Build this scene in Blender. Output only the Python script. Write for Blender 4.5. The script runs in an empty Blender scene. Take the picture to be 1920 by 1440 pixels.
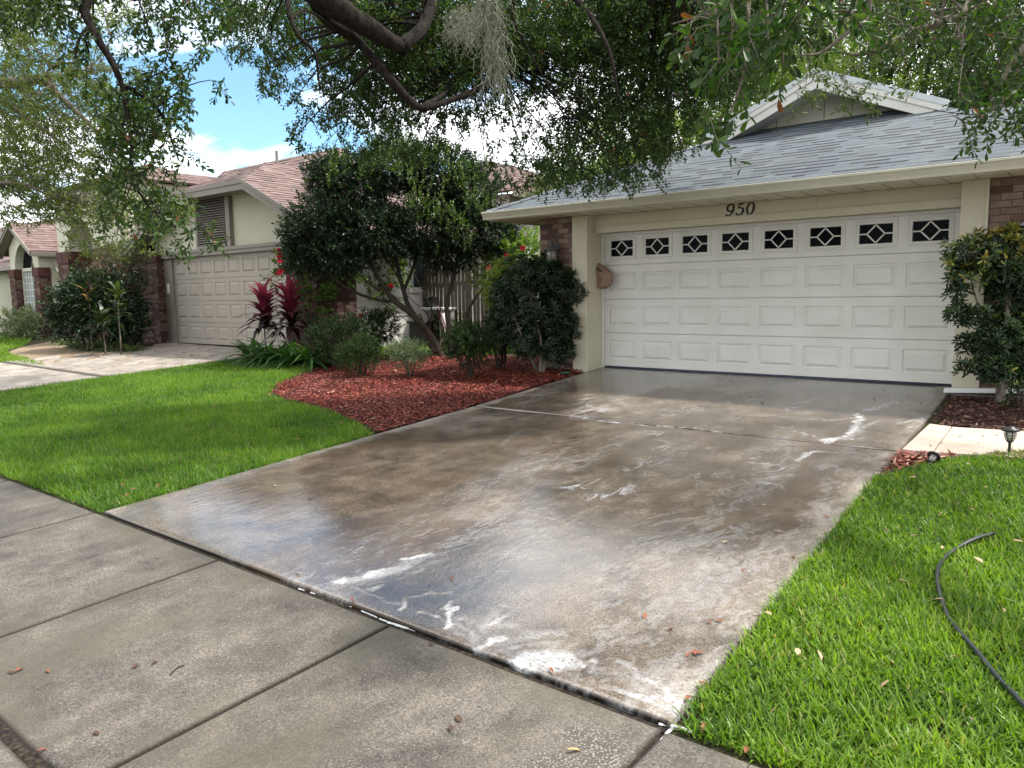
import bpy, math, random
import numpy as np
from mathutils import Vector, Matrix

SC = bpy.context.scene
COL = SC.collection
R = math.radians

# ------------------------------------------------------------------ camera
CAM = np.array((6.6801, -10.4513, 1.1722)); FPX = 1456.3
YAW, PIT, ROL = R(-39.4818), R(-6.5867), R(-0.8885)
_cy, _sy, _cp, _sp = math.cos(YAW), math.sin(YAW), math.cos(PIT), math.sin(PIT)
CF = np.array((_sy * _cp, _cy * _cp, _sp)); _r = np.array((_cy, -_sy, 0.0)); _u = np.cross(_r, CF)
CR = math.cos(ROL) * _r + math.sin(ROL) * _u
CU = -math.sin(ROL) * _r + math.cos(ROL) * _u
cam_d = bpy.data.cameras.new('camera'); cam = bpy.data.objects.new('camera', cam_d); COL.objects.link(cam)
m = Matrix(((CR[0], CU[0], -CF[0]), (CR[1], CU[1], -CF[1]), (CR[2], CU[2], -CF[2]))).to_4x4()
m.translation = Vector(CAM); cam.matrix_world = m
cam_d.sensor_width = 36.0; cam_d.lens = FPX / 1920 * 36.0; cam_d.clip_start = 0.05; cam_d.clip_end = 900
SC.camera = cam

# ------------------------------------------------------------------ light, sky, exposure
SUN_EL, SUN_AZ = R(60), R(48)          # azimuth measured from +Y towards +X
sun_dir = Vector((math.sin(SUN_AZ) * math.cos(SUN_EL), math.cos(SUN_AZ) * math.cos(SUN_EL), math.sin(SUN_EL)))
sd = bpy.data.lights.new('sun', 'SUN'); sd.energy = 3.6; sd.angle = R(4); sd.color = (1.0, 0.965, 0.90)
so = bpy.data.objects.new('sun', sd); COL.objects.link(so); so.location = (0, 0, 40)
so.rotation_euler = (-sun_dir).to_track_quat('-Z', 'Y').to_euler()
SC.view_settings.view_transform = 'Standard'; SC.view_settings.look = 'None'
SC.view_settings.exposure = 1.20; SC.view_settings.gamma = 1.0; SC.view_settings.use_curve_mapping = False
SC.cycles.use_denoising = True
SC.cycles.max_bounces = 7; SC.cycles.diffuse_bounces = 4; SC.cycles.glossy_bounces = 3
SC.cycles.transmission_bounces = 4; SC.cycles.transparent_max_bounces = 6

W = bpy.data.worlds.new('World'); SC.world = W; W.use_nodes = True
def world():
    nt = W.node_tree; nt.nodes.clear(); N = nt.nodes.new; L = nt.links.new
    out = N('ShaderNodeOutputWorld'); bg = N('ShaderNodeBackground'); bg.inputs[1].default_value = 0.095
    sky = N('ShaderNodeTexSky'); sky.sky_type = 'NISHITA'; sky.sun_disc = False
    sky.sun_elevation = SUN_EL; sky.sun_rotation = SUN_AZ; sky.air_density = 1.0; sky.dust_density = 0.4; sky.ozone_density = 1.6
    tc = N('ShaderNodeTexCoord'); sep = N('ShaderNodeSeparateXYZ'); L(tc.outputs['Generated'], sep.inputs[0])
    add = N('ShaderNodeMath'); add.operation = 'ADD'; L(sep.outputs[2], add.inputs[0]); add.inputs[1].default_value = 0.22
    mx = N('ShaderNodeMath'); mx.operation = 'MAXIMUM'; L(add.outputs[0], mx.inputs[0]); mx.inputs[1].default_value = 0.05
    dv = N('ShaderNodeVectorMath'); dv.operation = 'DIVIDE'; L(tc.outputs['Generated'], dv.inputs[0])
    cb = N('ShaderNodeCombineXYZ')
    for i in range(3): L(mx.outputs[0], cb.inputs[i])
    L(cb.outputs[0], dv.inputs[1])
    mp = N('ShaderNodeMapping'); mp.inputs['Location'].default_value = (0.35, 1.7, 0); mp.inputs['Scale'].default_value = (0.9, 0.9, 0.9); L(dv.outputs[0], mp.inputs[0])
    nz = N('ShaderNodeTexNoise'); nz.inputs['Scale'].default_value = 1.7; nz.inputs['Detail'].default_value = 9; nz.inputs['Roughness'].default_value = 0.56
    nz.inputs['Distortion'].default_value = 0.25; L(mp.outputs[0], nz.inputs['Vector'])
    # the clear patch of sky over the houses on the left
    hole = N('ShaderNodeVectorMath'); hole.operation = 'DOT_PRODUCT'; L(tc.outputs['Generated'], hole.inputs[0])
    d = CF + (470 - 960) / FPX * CR - (40 - 720) / FPX * CU; d = d / np.linalg.norm(d); hole.inputs[1].default_value = tuple(d)
    mr = N('ShaderNodeMapRange'); mr.inputs[1].default_value = 0.90; mr.inputs[2].default_value = 0.995; mr.inputs[3].default_value = 0.22; mr.inputs[4].default_value = -0.048
    L(hole.outputs['Value'], mr.inputs[0])
    ad = N('ShaderNodeMath'); ad.operation = 'ADD'; L(nz.outputs['Fac'], ad.inputs[0]); L(mr.outputs[0], ad.inputs[1])
    rp = N('ShaderNodeValToRGB'); rp.color_ramp.elements[0].position = 0.47; rp.color_ramp.elements[1].position = 0.60; L(ad.outputs[0], rp.inputs[0])
    mixc = N('ShaderNodeMixRGB'); L(rp.outputs[0], mixc.inputs[0]); tn = N('ShaderNodeMixRGB'); tn.blend_type = 'MULTIPLY'; tn.inputs[0].default_value = 1.0; L(sky.outputs[0], tn.inputs[1]); tn.inputs[2].default_value = (0.95, 1.18, 1.22, 1); L(tn.outputs[0], mixc.inputs[1]); mixc.inputs[2].default_value = (10.5, 10.7, 10.9, 1)
    L(mixc.outputs[0], bg.inputs[0]); L(bg.outputs[0], out.inputs[0])
world()

# ------------------------------------------------------------------ placing helpers
def gz(x, y):
    """height of the finished ground: the yards fall towards the street"""
    return 0.055 * min(0.0, max(y, -11.5)) + 0.009 * max(0.0, min(-x - 2.0, 14))
def ray(px, py):
    d = CF + (px - 960) / FPX * CR - (py - 720) / FPX * CU
    return d
def at(px, py, depth): return CAM + ray(px, py) * depth
def gp(px, py):
    d = ray(px, py); t = 10.0
    for _ in range(30):
        p = CAM + d * t
        s = CAM[2] - gz(p[0], p[1]); t = 0.5 * t + 0.5 * s / max(1e-4, -d[2]) if d[2] < 0 else 60
    p = CAM + d * t; return np.array((p[0], p[1], gz(p[0], p[1])))
def depth_of(p): return float((np.array(p) - CAM) @ CF)
def onY(px, py, y):
    d = ray(px, py); t = (y - CAM[1]) / d[1]; return CAM + d * t

RNG = np.random.default_rng(7)
# ------------------------------------------------------------------ object helpers
def tag(o, label=None, cat=None, group=None, kind=None):
    if label: o['label'] = label
    if cat: o['category'] = cat
    if group: o['group'] = group
    if kind: o['kind'] = kind
    return o
def empty(name, loc, label, cat, group=None, rz=0):
    o = bpy.data.objects.new(name, None); COL.objects.link(o); o.location = loc; o.rotation_euler = (0, 0, rz); o.empty_display_size = 0.1
    return tag(o, label, cat, group)
def world_of(o):
    w = o.matrix_basis.copy()
    return w if o.parent is None else world_of(o.parent) @ o.matrix_parent_inverse @ w
def adopt(o, parent):
    """parent while keeping the mesh, whose coordinates are world ones, in place"""
    if parent is not None:
        o.parent = parent
        o.matrix_parent_inverse = world_of(parent).inverted()
def link(name, me, mat, parent=None, smooth=False, bevel=0):
    o = bpy.data.objects.new(name, me); COL.objects.link(o)
    if mat is not None:
        for mm in (mat if isinstance(mat, (list, tuple)) else [mat]): me.materials.append(mm)
    if smooth: me.polygons.foreach_set('use_smooth', [True] * len(me.polygons))
    if bevel:
        b = o.modifiers.new('edge', 'BEVEL'); b.width = bevel; b.segments = 2; b.limit_method = 'ANGLE'; b.angle_limit = R(40)
    adopt(o, parent)
    return o
def np_mesh(name, V, F, attrs=None, fattrs=None):
    me = bpy.data.meshes.new(name); V = np.asarray(V, np.float32); F = np.asarray(F, np.int32)
    n, k = F.shape
    me.vertices.add(len(V)); me.vertices.foreach_set('co', V.ravel())
    me.loops.add(n * k); me.loops.foreach_set('vertex_index', F.ravel())
    me.polygons.add(n); me.polygons.foreach_set('loop_start', np.arange(0, n * k, k, dtype=np.int32))
    try: me.polygons.foreach_set('loop_total', np.full(n, k, np.int32))
    except Exception: pass
    for nm, a in (attrs or {}).items():
        t = me.attributes.new(nm, 'FLOAT', 'POINT'); t.data.foreach_set('value', np.asarray(a, np.float32))
    for nm, a in (fattrs or {}).items():
        t = me.attributes.new(nm, 'FLOAT', 'FACE'); t.data.foreach_set('value', np.asarray(a, np.float32))
    me.update(calc_edges=True); me.validate()
    return me
class MB:
    """collects faces of one mesh"""
    def __init__(s): s.v = []; s.f = []; s.t = []; s.mi = []
    def face(s, pts, tint=0.5, mi=0):
        b = len(s.v); s.v += [tuple(map(float, p)) for p in pts]; s.f.append(tuple(range(b, b + len(pts)))); s.t.append(tint); s.mi.append(mi)
    def idx(s, pts, faces, tint=0.5, mi=0):
        b = len(s.v); s.v += [tuple(map(float, p)) for p in pts]
        for f in faces: s.f.append(tuple(b + i for i in f)); s.t.append(tint); s.mi.append(mi)
    def box(s, x0, x1, y0, y1, z0, z1, tint=0.5, mi=0):
        p = [(x0, y0, z0), (x1, y0, z0), (x1, y1, z0), (x0, y1, z0), (x0, y0, z1), (x1, y0, z1), (x1, y1, z1), (x0, y1, z1)]
        s.idx(p, [(0, 3, 2, 1), (4, 5, 6, 7), (0, 1, 5, 4), (1, 2, 6, 5), (2, 3, 7, 6), (3, 0, 4, 7)], tint, mi); return s
    def prism(s, poly, d, tint=0.5, mi=0):
        """polygon (3D, planar) swept by vector d"""
        n = len(poly); d = np.array(d, float); P = [np.array(p, float) for p in poly]
        nn = sum((np.cross(P[i] - P[0], P[(i + 1) % n] - P[0]) for i in range(1, n - 1)), np.zeros(3))
        if nn @ d > 0: P = P[::-1]
        s.idx(P + [p + d for p in P], [tuple(range(n))] + [tuple(reversed(range(n, 2 * n)))] + [(i, i + n, (i + 1) % n + n, (i + 1) % n) for i in range(n)], tint, mi); return s
    def bar(s, a, b, w, h, up=(0, 0, 1), tint=0.5, mi=0):
        a = np.array(a, float); b = np.array(b, float); d = b - a; d /= np.linalg.norm(d); up = np.array(up, float)
        sd_ = np.cross(d, up); sd_ /= np.linalg.norm(sd_); u2 = np.cross(sd_, d)
        q = [a + sd_ * sx * w / 2 + u2 * sz * h / 2 for sx, sz in ((-1, -1), (1, -1), (1, 1), (-1, 1))]
        return s.prism(q, b - a, tint, mi)
    def tube(s, pts, rad, n=8, tint=0.5, mi=0, cap=True, jit=0.0):
        P = [np.array(p, float) for p in pts]; k = len(P)
        rr = rad if hasattr(rad, '__len__') else [rad] * k
        up = np.array((0.13, 0.29, 0.95)); b0 = len(s.v); pa = None
        for i in range(k):
            d = P[min(i + 1, k - 1)] - P[max(i - 1, 0)]; d = d / (np.linalg.norm(d) + 1e-9)
            if pa is None:
                a = np.cross(d, up)
                if np.linalg.norm(a) < 0.1: a = np.cross(d, np.array((1.0, 0, 0)))
            else: a = pa - d * (pa @ d)
            a = a / (np.linalg.norm(a) + 1e-9); pa = a; c = np.cross(d, a)
            for j in range(n):
                t = 2 * math.pi * j / n; q = P[i] + rr[i] * (1 + jit * (float(vnoise(i * .75, j * 1.31, 8)) + float(vnoise(i * .31, j * .7, 9)) - 1)) * (math.cos(t) * a + math.sin(t) * c); s.v.append(tuple(q))
        for i in range(k - 1):
            for j in range(n):
                s.f.append((b0 + i * n + j, b0 + i * n + (j + 1) % n, b0 + (i + 1) * n + (j + 1) % n, b0 + (i + 1) * n + j)); s.t.append(tint); s.mi.append(mi)
        if cap:
            s.f.append(tuple(b0 + j for j in reversed(range(n)))); s.t.append(tint); s.mi.append(mi)
            s.f.append(tuple(b0 + (k - 1) * n + j for j in range(n))); s.t.append(tint); s.mi.append(mi)
        return s
    def lathe(s, c, prof, n=20, axis=(0, 0, 1), tint=0.5, mi=0):
        ax = Vector(axis).normalized(); q = ax.to_track_quat('Z', 'Y'); b0 = len(s.v); c = Vector(c)
        for r_, z_ in prof:
            for j in range(n):
                t = 2 * math.pi * j / n; s.v.append(tuple(c + q @ Vector((r_ * math.cos(t), r_ * math.sin(t), z_))))
        for i in range(len(prof) - 1):
            for j in range(n):
                s.f.append((b0 + i * n + j, b0 + i * n + (j + 1) % n, b0 + (i + 1) * n + (j + 1) % n, b0 + (i + 1) * n + j)); s.t.append(tint); s.mi.append(mi)
        s.f.append(tuple(b0 + j for j in reversed(range(n)))); s.t.append(tint); s.mi.append(mi)
        s.f.append(tuple(b0 + (len(prof) - 1) * n + j for j in range(n))); s.t.append(tint); s.mi.append(mi)
        return s
    def build(s, name, mat, parent=None, smooth=False, bevel=0):
        me = bpy.data.meshes.new(name); me.from_pydata(s.v, [], s.f)
        a = me.attributes.new('tint', 'FLOAT', 'FACE'); a.data.foreach_set('value', np.array(s.t, np.float32))
        if any(s.mi): me.polygons.foreach_set('material_index', s.mi)
        me.update()
        return link(name, me, mat, parent, smooth, bevel)
def copy_tree(o, parent=None):
    c = o.copy(); COL.objects.link(c)
    if parent is not None: c.parent = parent; c.matrix_parent_inverse = o.matrix_parent_inverse.copy()
    for ch in o.children: copy_tree(ch, c)
    return c
def smoothpath(pts, n=6):
    """Catmull-Rom through the given points"""
    P = [np.array(p, float) for p in pts]; P = [2 * P[0] - P[1]] + P + [2 * P[-1] - P[-2]]; out = []
    for i in range(1, len(P) - 2):
        for k in range(n):
            t = k / n
            out.append(0.5 * ((2 * P[i]) + (-P[i - 1] + P[i + 1]) * t + (2 * P[i - 1] - 5 * P[i] + 4 * P[i + 1] - P[i + 2]) * t * t + (-P[i - 1] + 3 * P[i] - 3 * P[i + 1] + P[i + 2]) * t ** 3))
    out.append(P[-2]); return out

# ------------------------------------------------------------------ numpy noise
_LAT = np.random.default_rng(3).random((256, 256))
def vnoise(x, y, seed=0):
    x = np.asarray(x, float) + seed * 17.31; y = np.asarray(y, float) + seed * 9.77
    xi = np.floor(x).astype(int); yi = np.floor(y).astype(int); fx = x - xi; fy = y - yi
    fx = fx * fx * (3 - 2 * fx); fy = fy * fy * (3 - 2 * fy)
    a = _LAT[xi & 255, yi & 255]; b = _LAT[(xi + 1) & 255, yi & 255]; c = _LAT[xi & 255, (yi + 1) & 255]; d = _LAT[(xi + 1) & 255, (yi + 1) & 255]
    return (a * (1 - fx) + b * fx) * (1 - fy) + (c * (1 - fx) + d * fx) * fy
def fbm(x, y, seed=0, o=4):
    s = 0; a = 0.5
    for i in range(o): s = s + a * vnoise(np.asarray(x) * 2 ** i, np.asarray(y) * 2 ** i, seed + i); a *= 0.5
    return s / (1 - 0.5 ** o)
def sstep(a, b, x): t = np.clip((x - a) / (b - a), 0, 1); return t * t * (3 - 2 * t)

# ------------------------------------------------------------------ materials
class NT:
    def __init__(s, name, rough=0.6, spec=0.5):
        s.m = bpy.data.materials.new(name); s.m.use_nodes = True; s.nt = s.m.node_tree
        s.b = s.nt.nodes['Principled BSDF']; s.b.inputs['Roughness'].default_value = rough
        s.b.inputs['Specular IOR Level'].default_value = spec; s.tc = None
    def n(s, t, **kw):
        o = s.nt.nodes.new('ShaderNode' + t)
        for k, v in kw.items(): setattr(o, k, v)
        return o
    def l(s, a, b): s.nt.links.new(a, b)
    def obj(s):
        if s.tc is None: s.tc = s.n('TexCoord')
        return s.tc.outputs['Object']
    def geo(s): return s.n('NewGeometry')
    def noise(s, scale, detail=4, rough=0.55, vec=None, dist=0.0):
        o = s.n('TexNoise'); o.inputs['Scale'].default_value = scale; o.inputs['Detail'].default_value = detail; o.inputs['Roughness'].default_value = rough; o.inputs['Distortion'].default_value = dist
        s.l(vec if vec is not None else s.obj(), o.inputs['Vector']); return o.outputs['Fac']
    def scaled(s, v, vec=None, rot=(0, 0, 0)):
        o = s.n('Mapping'); o.inputs['Scale'].default_value = v; o.inputs['Rotation'].default_value = rot; s.l(vec if vec is not None else s.obj(), o.inputs[0]); return o.outputs[0]
    def ramp(s, fac, stops):
        o = s.n('ValToRGB'); e = o.color_ramp.elements
        while len(e) < len(stops): e.new(0.5)
        for i, (p, c) in enumerate(stops):
            e[i].position = p; e[i].color = (c if hasattr(c, '__len__') else (c, c, c)) + (1,) if not (hasattr(c, '__len__') and len(c) == 4) else c
        s.l(fac, o.inputs[0]); return o.outputs[0]
    def mix(s, fac, a, b, mode='MIX'):
        o = s.n('MixRGB', blend_type=mode)
        for i, v in enumerate((fac, a, b)):
            if hasattr(v, 'is_linked'): s.l(v, o.inputs[i])
            elif i == 0: o.inputs[0].default_value = v
            else: o.inputs[i].default_value = tuple(v) + (1,)
        return o.outputs[0]
    def math(s, op, a, b=0.0, clamp=False):
        o = s.n('Math', operation=op, use_clamp=clamp)
        for i, v in enumerate((a, b)):
            if hasattr(v, 'is_linked'): s.l(v, o.inputs[i])
            else: o.inputs[i].default_value = v
        return o.outputs[0]
    def attr(s, name): o = s.n('Attribute', attribute_name=name); return o.outputs['Fac']
    def col(s, c):
        if hasattr(c, 'is_linked'): s.l(c, s.b.inputs['Base Color'])
        else: s.b.inputs['Base Color'].default_value = tuple(c) + (1,)
        return s
    def rough(s, f): s.l(f, s.b.inputs['Roughness']); return s
    def bump(s, h, strength=0.3, dist=0.01):
        o = s.n('Bump'); o.inputs['Strength'].default_value = strength; o.inputs['Distance'].default_value = dist; s.l(h, o.inputs['Height'])
        s.l(o.outputs[0], s.b.inputs['Normal']); return s
    def wallvec(s):
        """(horizontal, height) on any upright wall"""
        g = s.geo(); sp = s.n('SeparateXYZ'); s.l(g.outputs['True Normal'], sp.inputs[0]); ab = s.math('ABSOLUTE', sp.outputs[0]); k = s.math('GREATER_THAN', ab, 0.6)
        ps = s.n('SeparateXYZ'); s.l(s.obj(), ps.inputs[0])
        mx = s.n('Mix', data_type='FLOAT'); s.l(k, mx.inputs[0]); s.l(ps.outputs[0], mx.inputs[2]); s.l(ps.outputs[1], mx.inputs[3])
        cb = s.n('CombineXYZ'); s.l(mx.outputs[0], cb.inputs[0]); s.l(ps.outputs[2], cb.inputs[1]); return cb.outputs[0]

def paint(name, c, rough=0.5, dirt=0.12, scale=3.0, bump=0.05, spec=0.4):
    t = NT(name, rough, spec); n1 = t.noise(scale, 6, 0.6); n2 = t.noise(scale * 14, 3)
    d = tuple(x * (1 - dirt * 1.6) for x in c[:2]) + (c[2] * (1 - dirt * 2.0),)
    f = t.ramp(n1, [(0.3, 0.0), (0.75, 1.0)])
    t.col(t.mix(f, c, d)); t.bump(n2, bump, 0.004); return t.m
def brick(name, cols, mortar, w=0.205, h=0.068, m_=0.010, soldier=False):
    t = NT(name, 0.85, 0.25); v = t.wallvec()
    if soldier: v = t.scaled((1, 1, 1), v, (0, 0, R(90)))
    b = t.n('TexBrick'); b.inputs['Scale'].default_value = 1.0; b.inputs['Brick Width'].default_value = w; b.inputs['Row Height'].default_value = h + m_
    b.inputs['Mortar Size'].default_value = m_ / 2; b.inputs['Mortar Smooth'].default_value = 0.15; b.inputs['Bias'].default_value = 0.0
    b.inputs['Color1'].default_value = (0, 0, 0, 1); b.inputs['Color2'].default_value = (1, 1, 1, 1); b.inputs['Mortar'].default_value = (0.5, 0.5, 0.5, 1); t.l(v, b.inputs[0])
    n = len(cols); c = t.ramp(b.outputs['Color'], [(i / n, cols[i]) for i in range(n)]); 
    c = t.mix(t.ramp(t.noise(22, 5, 0.7), [(0.35, 0.0), (0.8, 0.55)]), c, tuple(x * 0.45 for x in cols[0]))
    c = t.mix(b.outputs['Fac'], c, mortar); t.col(c)
    inv = t.math('SUBTRACT', 1.0, b.outputs['Fac']); hh = t.math('ADD', inv, t.math('MULTIPLY', t.noise(60, 4), 0.35)); t.bump(hh, 0.7, 0.008); return t.m
def stucco(name, c, scale=26):
    t = NT(name, 0.9, 0.2); n1 = t.noise(scale, 5, 0.6, dist=1.2); n2 = t.noise(1.2, 5)
    t.col(t.mix(t.ramp(n2, [(0.3, 0.0), (0.8, 1.0)]), c, tuple(x * 0.86 for x in c)))
    t.bump(t.ramp(n1, [(0.45, 0.0), (0.6, 1.0)]), 0.55, 0.012); return t.m
def shingle(name, stops, rough=0.9):
    t = NT(name, rough, 0.3); a = t.attr('tint'); c = t.ramp(a, stops); n = t.noise(160, 3, 0.7)
    c = t.mix(0.6, c, t.ramp(n, [(0.3, 0.5), (0.7, 1.25)]), 'MULTIPLY'); c = t.mix(0.5, c, t.ramp(t.noise(24, 4, .7), [(0.3, 0.6), (0.7, 1.25)]), 'MULTIPLY')
    c = t.mix(t.ramp(t.noise(0.9, 5), [(0.45, 0.0), (0.85, 0.35)]), c, (0.10, 0.10, 0.09))
    t.col(c); t.bump(n, 0.35, 0.004); return t.m
def leafmat(name, stops, trans=0.35, rough=0.42, spec=0.5, tcol=(1.6, 1.75, 0.62)):
    t = NT(name, rough, spec); c = t.ramp(t.attr('tint'), stops); t.col(c)
    tr = t.n('BsdfTranslucent'); c2 = t.mix(1.0, c, tcol, 'MULTIPLY'); t.l(c2, tr.inputs[0])
    mx = t.n('MixShader'); mx.inputs[0].default_value = trans; t.l(t.b.outputs[0], mx.inputs[1]); t.l(tr.outputs[0], mx.inputs[2])
    out = t.nt.nodes['Material Output']; t.l(mx.outputs[0], out.inputs[0]); return t.m
def bark(name, c, d, scale=14):
    t = NT(name, 0.95, 0.15); v = t.scaled((1, 1, 0.35)); n = t.noise(scale, 7, 0.7, v, 0.6)
    t.col(t.mix(t.ramp(n, [(0.35, 0.0), (0.65, 1.0)]), d, c)); t.bump(n, 1.0, 0.03); return t.m
def plain(name, c, rough=0.5, metal=0.0, spec=0.5, var=0.12):
    t = NT(name, rough, spec); t.b.inputs['Metallic'].default_value = metal
    t.col(t.mix(t.ramp(t.noise(9, 4), [(0.3, 0.0), (0.7, 1.0)]), c, tuple(x * (1 - var) for x in c))); return t.m

M = {}
M['door_white'] = paint('door_white', (0.655, 0.648, 0.62), 0.42, 0.09, 1.9)
M['trim_cream'] = paint('trim_cream', (0.58, 0.535, 0.42), 0.55, 0.08)
M['fascia_cream'] = paint('fascia_cream', (0.56, 0.54, 0.46), 0.4, 0.10, 2.5)
M['soffit'] = paint('soffit', (0.62, 0.58, 0.47), 0.6, 0.06)
M['gable_board'] = paint('gable_board', (0.55, 0.53, 0.45), 0.7, 0.10)
M['brick_tan'] = brick('brick_tan', [(0.075, 0.05, 0.042), (0.16, 0.085, 0.068), (0.26, 0.185, 0.145), (0.21, 0.125, 0.10), (0.30, 0.23, 0.185)], (0.09, 0.075, 0.068))
M['brick_red'] = brick('brick_red', [(0.040, 0.020, 0.018), (0.085, 0.032, 0.027), (0.065, 0.030, 0.027), (0.11, 0.048, 0.039), (0.17, 0.115, 0.09)], (0.055, 0.042, 0.038), 0.20, 0.062)
M['brick_soldier'] = brick('brick_soldier', [(0.04, 0.018, 0.016), (0.09, 0.028, 0.024), (0.07, 0.027, 0.024), (0.11, 0.042, 0.034)], (0.05, 0.04, 0.037), soldier=True)
M['stucco'] = stucco('stucco', (0.56, 0.545, 0.44))
M['stucco_pale'] = stucco('stucco_pale', (0.80, 0.755, 0.71), 40)
M['taupe'] = paint('taupe', (0.21, 0.185, 0.16), 0.55, 0.08)
M['taupe_door'] = paint('taupe_door', (0.335, 0.30, 0.262), 0.5, 0.07, 1.2)
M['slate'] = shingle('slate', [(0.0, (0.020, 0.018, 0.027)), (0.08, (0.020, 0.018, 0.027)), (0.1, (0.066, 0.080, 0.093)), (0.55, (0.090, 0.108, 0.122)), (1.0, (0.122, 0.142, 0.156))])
M['rose'] = shingle('rose', [(0.0, (0.07, 0.045, 0.042)), (0.08, (0.07, 0.045, 0.042)), (0.1, (0.105, 0.062, 0.057)), (0.4, (0.15, 0.096, 0.089)), (0.7, (0.185, 0.128, 0.118)), (1.0, (0.24, 0.182, 0.165))])
M['black'] = plain('black', (0.012, 0.012, 0.013), 0.35)
M['black_metal'] = plain('black_metal', (0.02, 0.02, 0.021), 0.4, 0.3)
M['bronze'] = plain('bronze', (0.16, 0.12, 0.085), 0.5, 0.3)
M['verdigris'] = plain('verdigris', (0.10, 0.105, 0.10), 0.6, 0.2)
M['dark_gap'] = plain('dark_gap', (0.015, 0.013, 0.012), 0.9)
M['metal_edge'] = plain('metal_edge', (0.52, 0.56, 0.58), 0.45, 0.3)
M['white_pvc'] = paint('white_pvc', (0.70, 0.71, 0.71), 0.4, 0.10)
M['wood_grey'] = paint('wood_grey', (0.17, 0.145, 0.125), 0.85, 0.3, 6, 0.3)
def glassmat(name, c, rough=0.06):
    t = NT(name, rough, 0.6); t.col(t.mix(t.ramp(t.noise(1.3, 3), [(0.4, 0.0), (0.7, 1.0)]), c, tuple(x * 0.5 for x in c))); return t.m
M['dark_glass'] = glassmat('dark_glass', (0.006, 0.007, 0.009)); M['dark_glass'].node_tree.nodes['Principled BSDF'].inputs['Specular IOR Level'].default_value = 0.02
M['window_glass'] = glassmat('window_glass', (0.045, 0.055, 0.06))
M['glass_block'] = glassmat('glass_block', (0.34, 0.38, 0.38), 0.15)
M['lamp_glass'] = glassmat('lamp_glass', (0.35, 0.34, 0.30), 0.2)
M['bark_oak'] = bark('bark_oak', (0.030, 0.023, 0.018), (0.006, 0.005, 0.004), 30)
M['bark_grey'] = bark('bark_grey', (0.22, 0.19, 0.155), (0.09, 0.075, 0.06), 16)
M['bark_dark'] = bark('bark_dark', (0.075, 0.058, 0.045), (0.028, 0.022, 0.018), 22)
M['moss'] = leafmat('moss', [(0.0, (0.10, 0.105, 0.08)), (1.0, (0.29, 0.29, 0.24))], 0.25, 0.9, 0.1)
YEL = (0.20, 0.20, 0.03); BRN = (0.15, 0.06, 0.03)
M['leaf_oak'] = leafmat('leaf_oak', [(0.0, (0.018, 0.040, 0.014)), (0.5, (0.032, 0.062, 0.018)), (0.93, (0.060, 0.098, 0.022)), (0.985, (0.10, 0.13, 0.03)), (1.0, BRN)], 0.34, 0.42, 0.22)
M['leaf_olive'] = leafmat('leaf_olive', [(0.0, (0.045, 0.075, 0.022)), (0.5, (0.085, 0.115, 0.034)), (1.0, (0.15, 0.175, 0.06))], 0.42, 0.5, 0.2)
M['leaf_laurel'] = leafmat('leaf_laurel', [(0.0, (0.014, 0.034, 0.010)), (0.5, (0.026, 0.058, 0.013)), (0.95, (0.060, 0.105, 0.020)), (0.985, (0.07, 0.115, 0.024)), (0.99, (0.15, 0.05, 0.025))], 0.36, 0.42, 0.22)
M['leaf_pale'] = leafmat('leaf_pale', [(0.0, (0.035, 0.065, 0.016)), (0.5, (0.06, 0.10, 0.026)), (1.0, (0.11, 0.15, 0.045))], 0.38, 0.42, 0.4)
M['leaf_privet'] = leafmat('leaf_privet', [(0.0, (0.006, 0.016, 0.009)), (0.55, (0.013, 0.031, 0.011)), (0.82, (0.030, 0.072, 0.013)), (1.0, (0.12, 0.20, 0.024))], 0.22, 0.36, 0.38)
M['leaf_pitto'] = leafmat('leaf_pitto', [(0.0, (0.007, 0.018, 0.008)), (0.55, (0.017, 0.040, 0.014)), (0.82, (0.045, 0.088, 0.022)), (0.95, (0.14, 0.19, 0.028)), (1.0, (0.30, 0.25, 0.05))], 0.22, 0.34, 0.42)
M['leaf_box'] = leafmat('leaf_box', [(0.0, (0.006, 0.018, 0.006)), (0.6, (0.015, 0.038, 0.010)), (1.0, (0.045, 0.088, 0.018))], 0.22, 0.5, 0.14)
M['leaf_bright'] = leafmat('leaf_bright', [(0.0, (0.04, 0.09, 0.014)), (0.5, (0.075, 0.14, 0.022)), (1.0, (0.16, 0.23, 0.04))], 0.42, 0.45)
M['leaf_far'] = leafmat('leaf_far', [(0.0, (0.030, 0.060, 0.018)), (0.5, (0.055, 0.098, 0.026)), (1.0, (0.10, 0.155, 0.04))], 0.38, 0.5, 0.35)
M['leaf_far_dark'] = leafmat('leaf_far_dark', [(0.0, (0.018, 0.042, 0.018)), (0.5, (0.032, 0.066, 0.026)), (1.0, (0.058, 0.10, 0.035))], 0.3, 0.5, 0.35)
M['leaf_lime'] = leafmat('leaf_lime', [(0.0, (0.065, 0.105, 0.022)), (0.5, (0.12, 0.17, 0.035)), (1.0, (0.21, 0.25, 0.06))], 0.42, 0.5, 0.3)
M['leaf_varieg'] = leafmat('leaf_varieg', [(0.0, (0.06, 0.10, 0.05)), (0.5, (0.14, 0.18, 0.10)), (1.0, (0.34, 0.36, 0.24))], 0.3, 0.5)
M['leaf_ti'] = leafmat('leaf_ti', [(0.0, (0.022, 0.016, 0.016)), (0.4, (0.045, 0.018, 0.022)), (0.7, (0.15, 0.022, 0.045)), (1.0, (0.27, 0.045, 0.085))], 0.25, 0.38, 0.4, (1.3, 0.9, 1.0))
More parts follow.
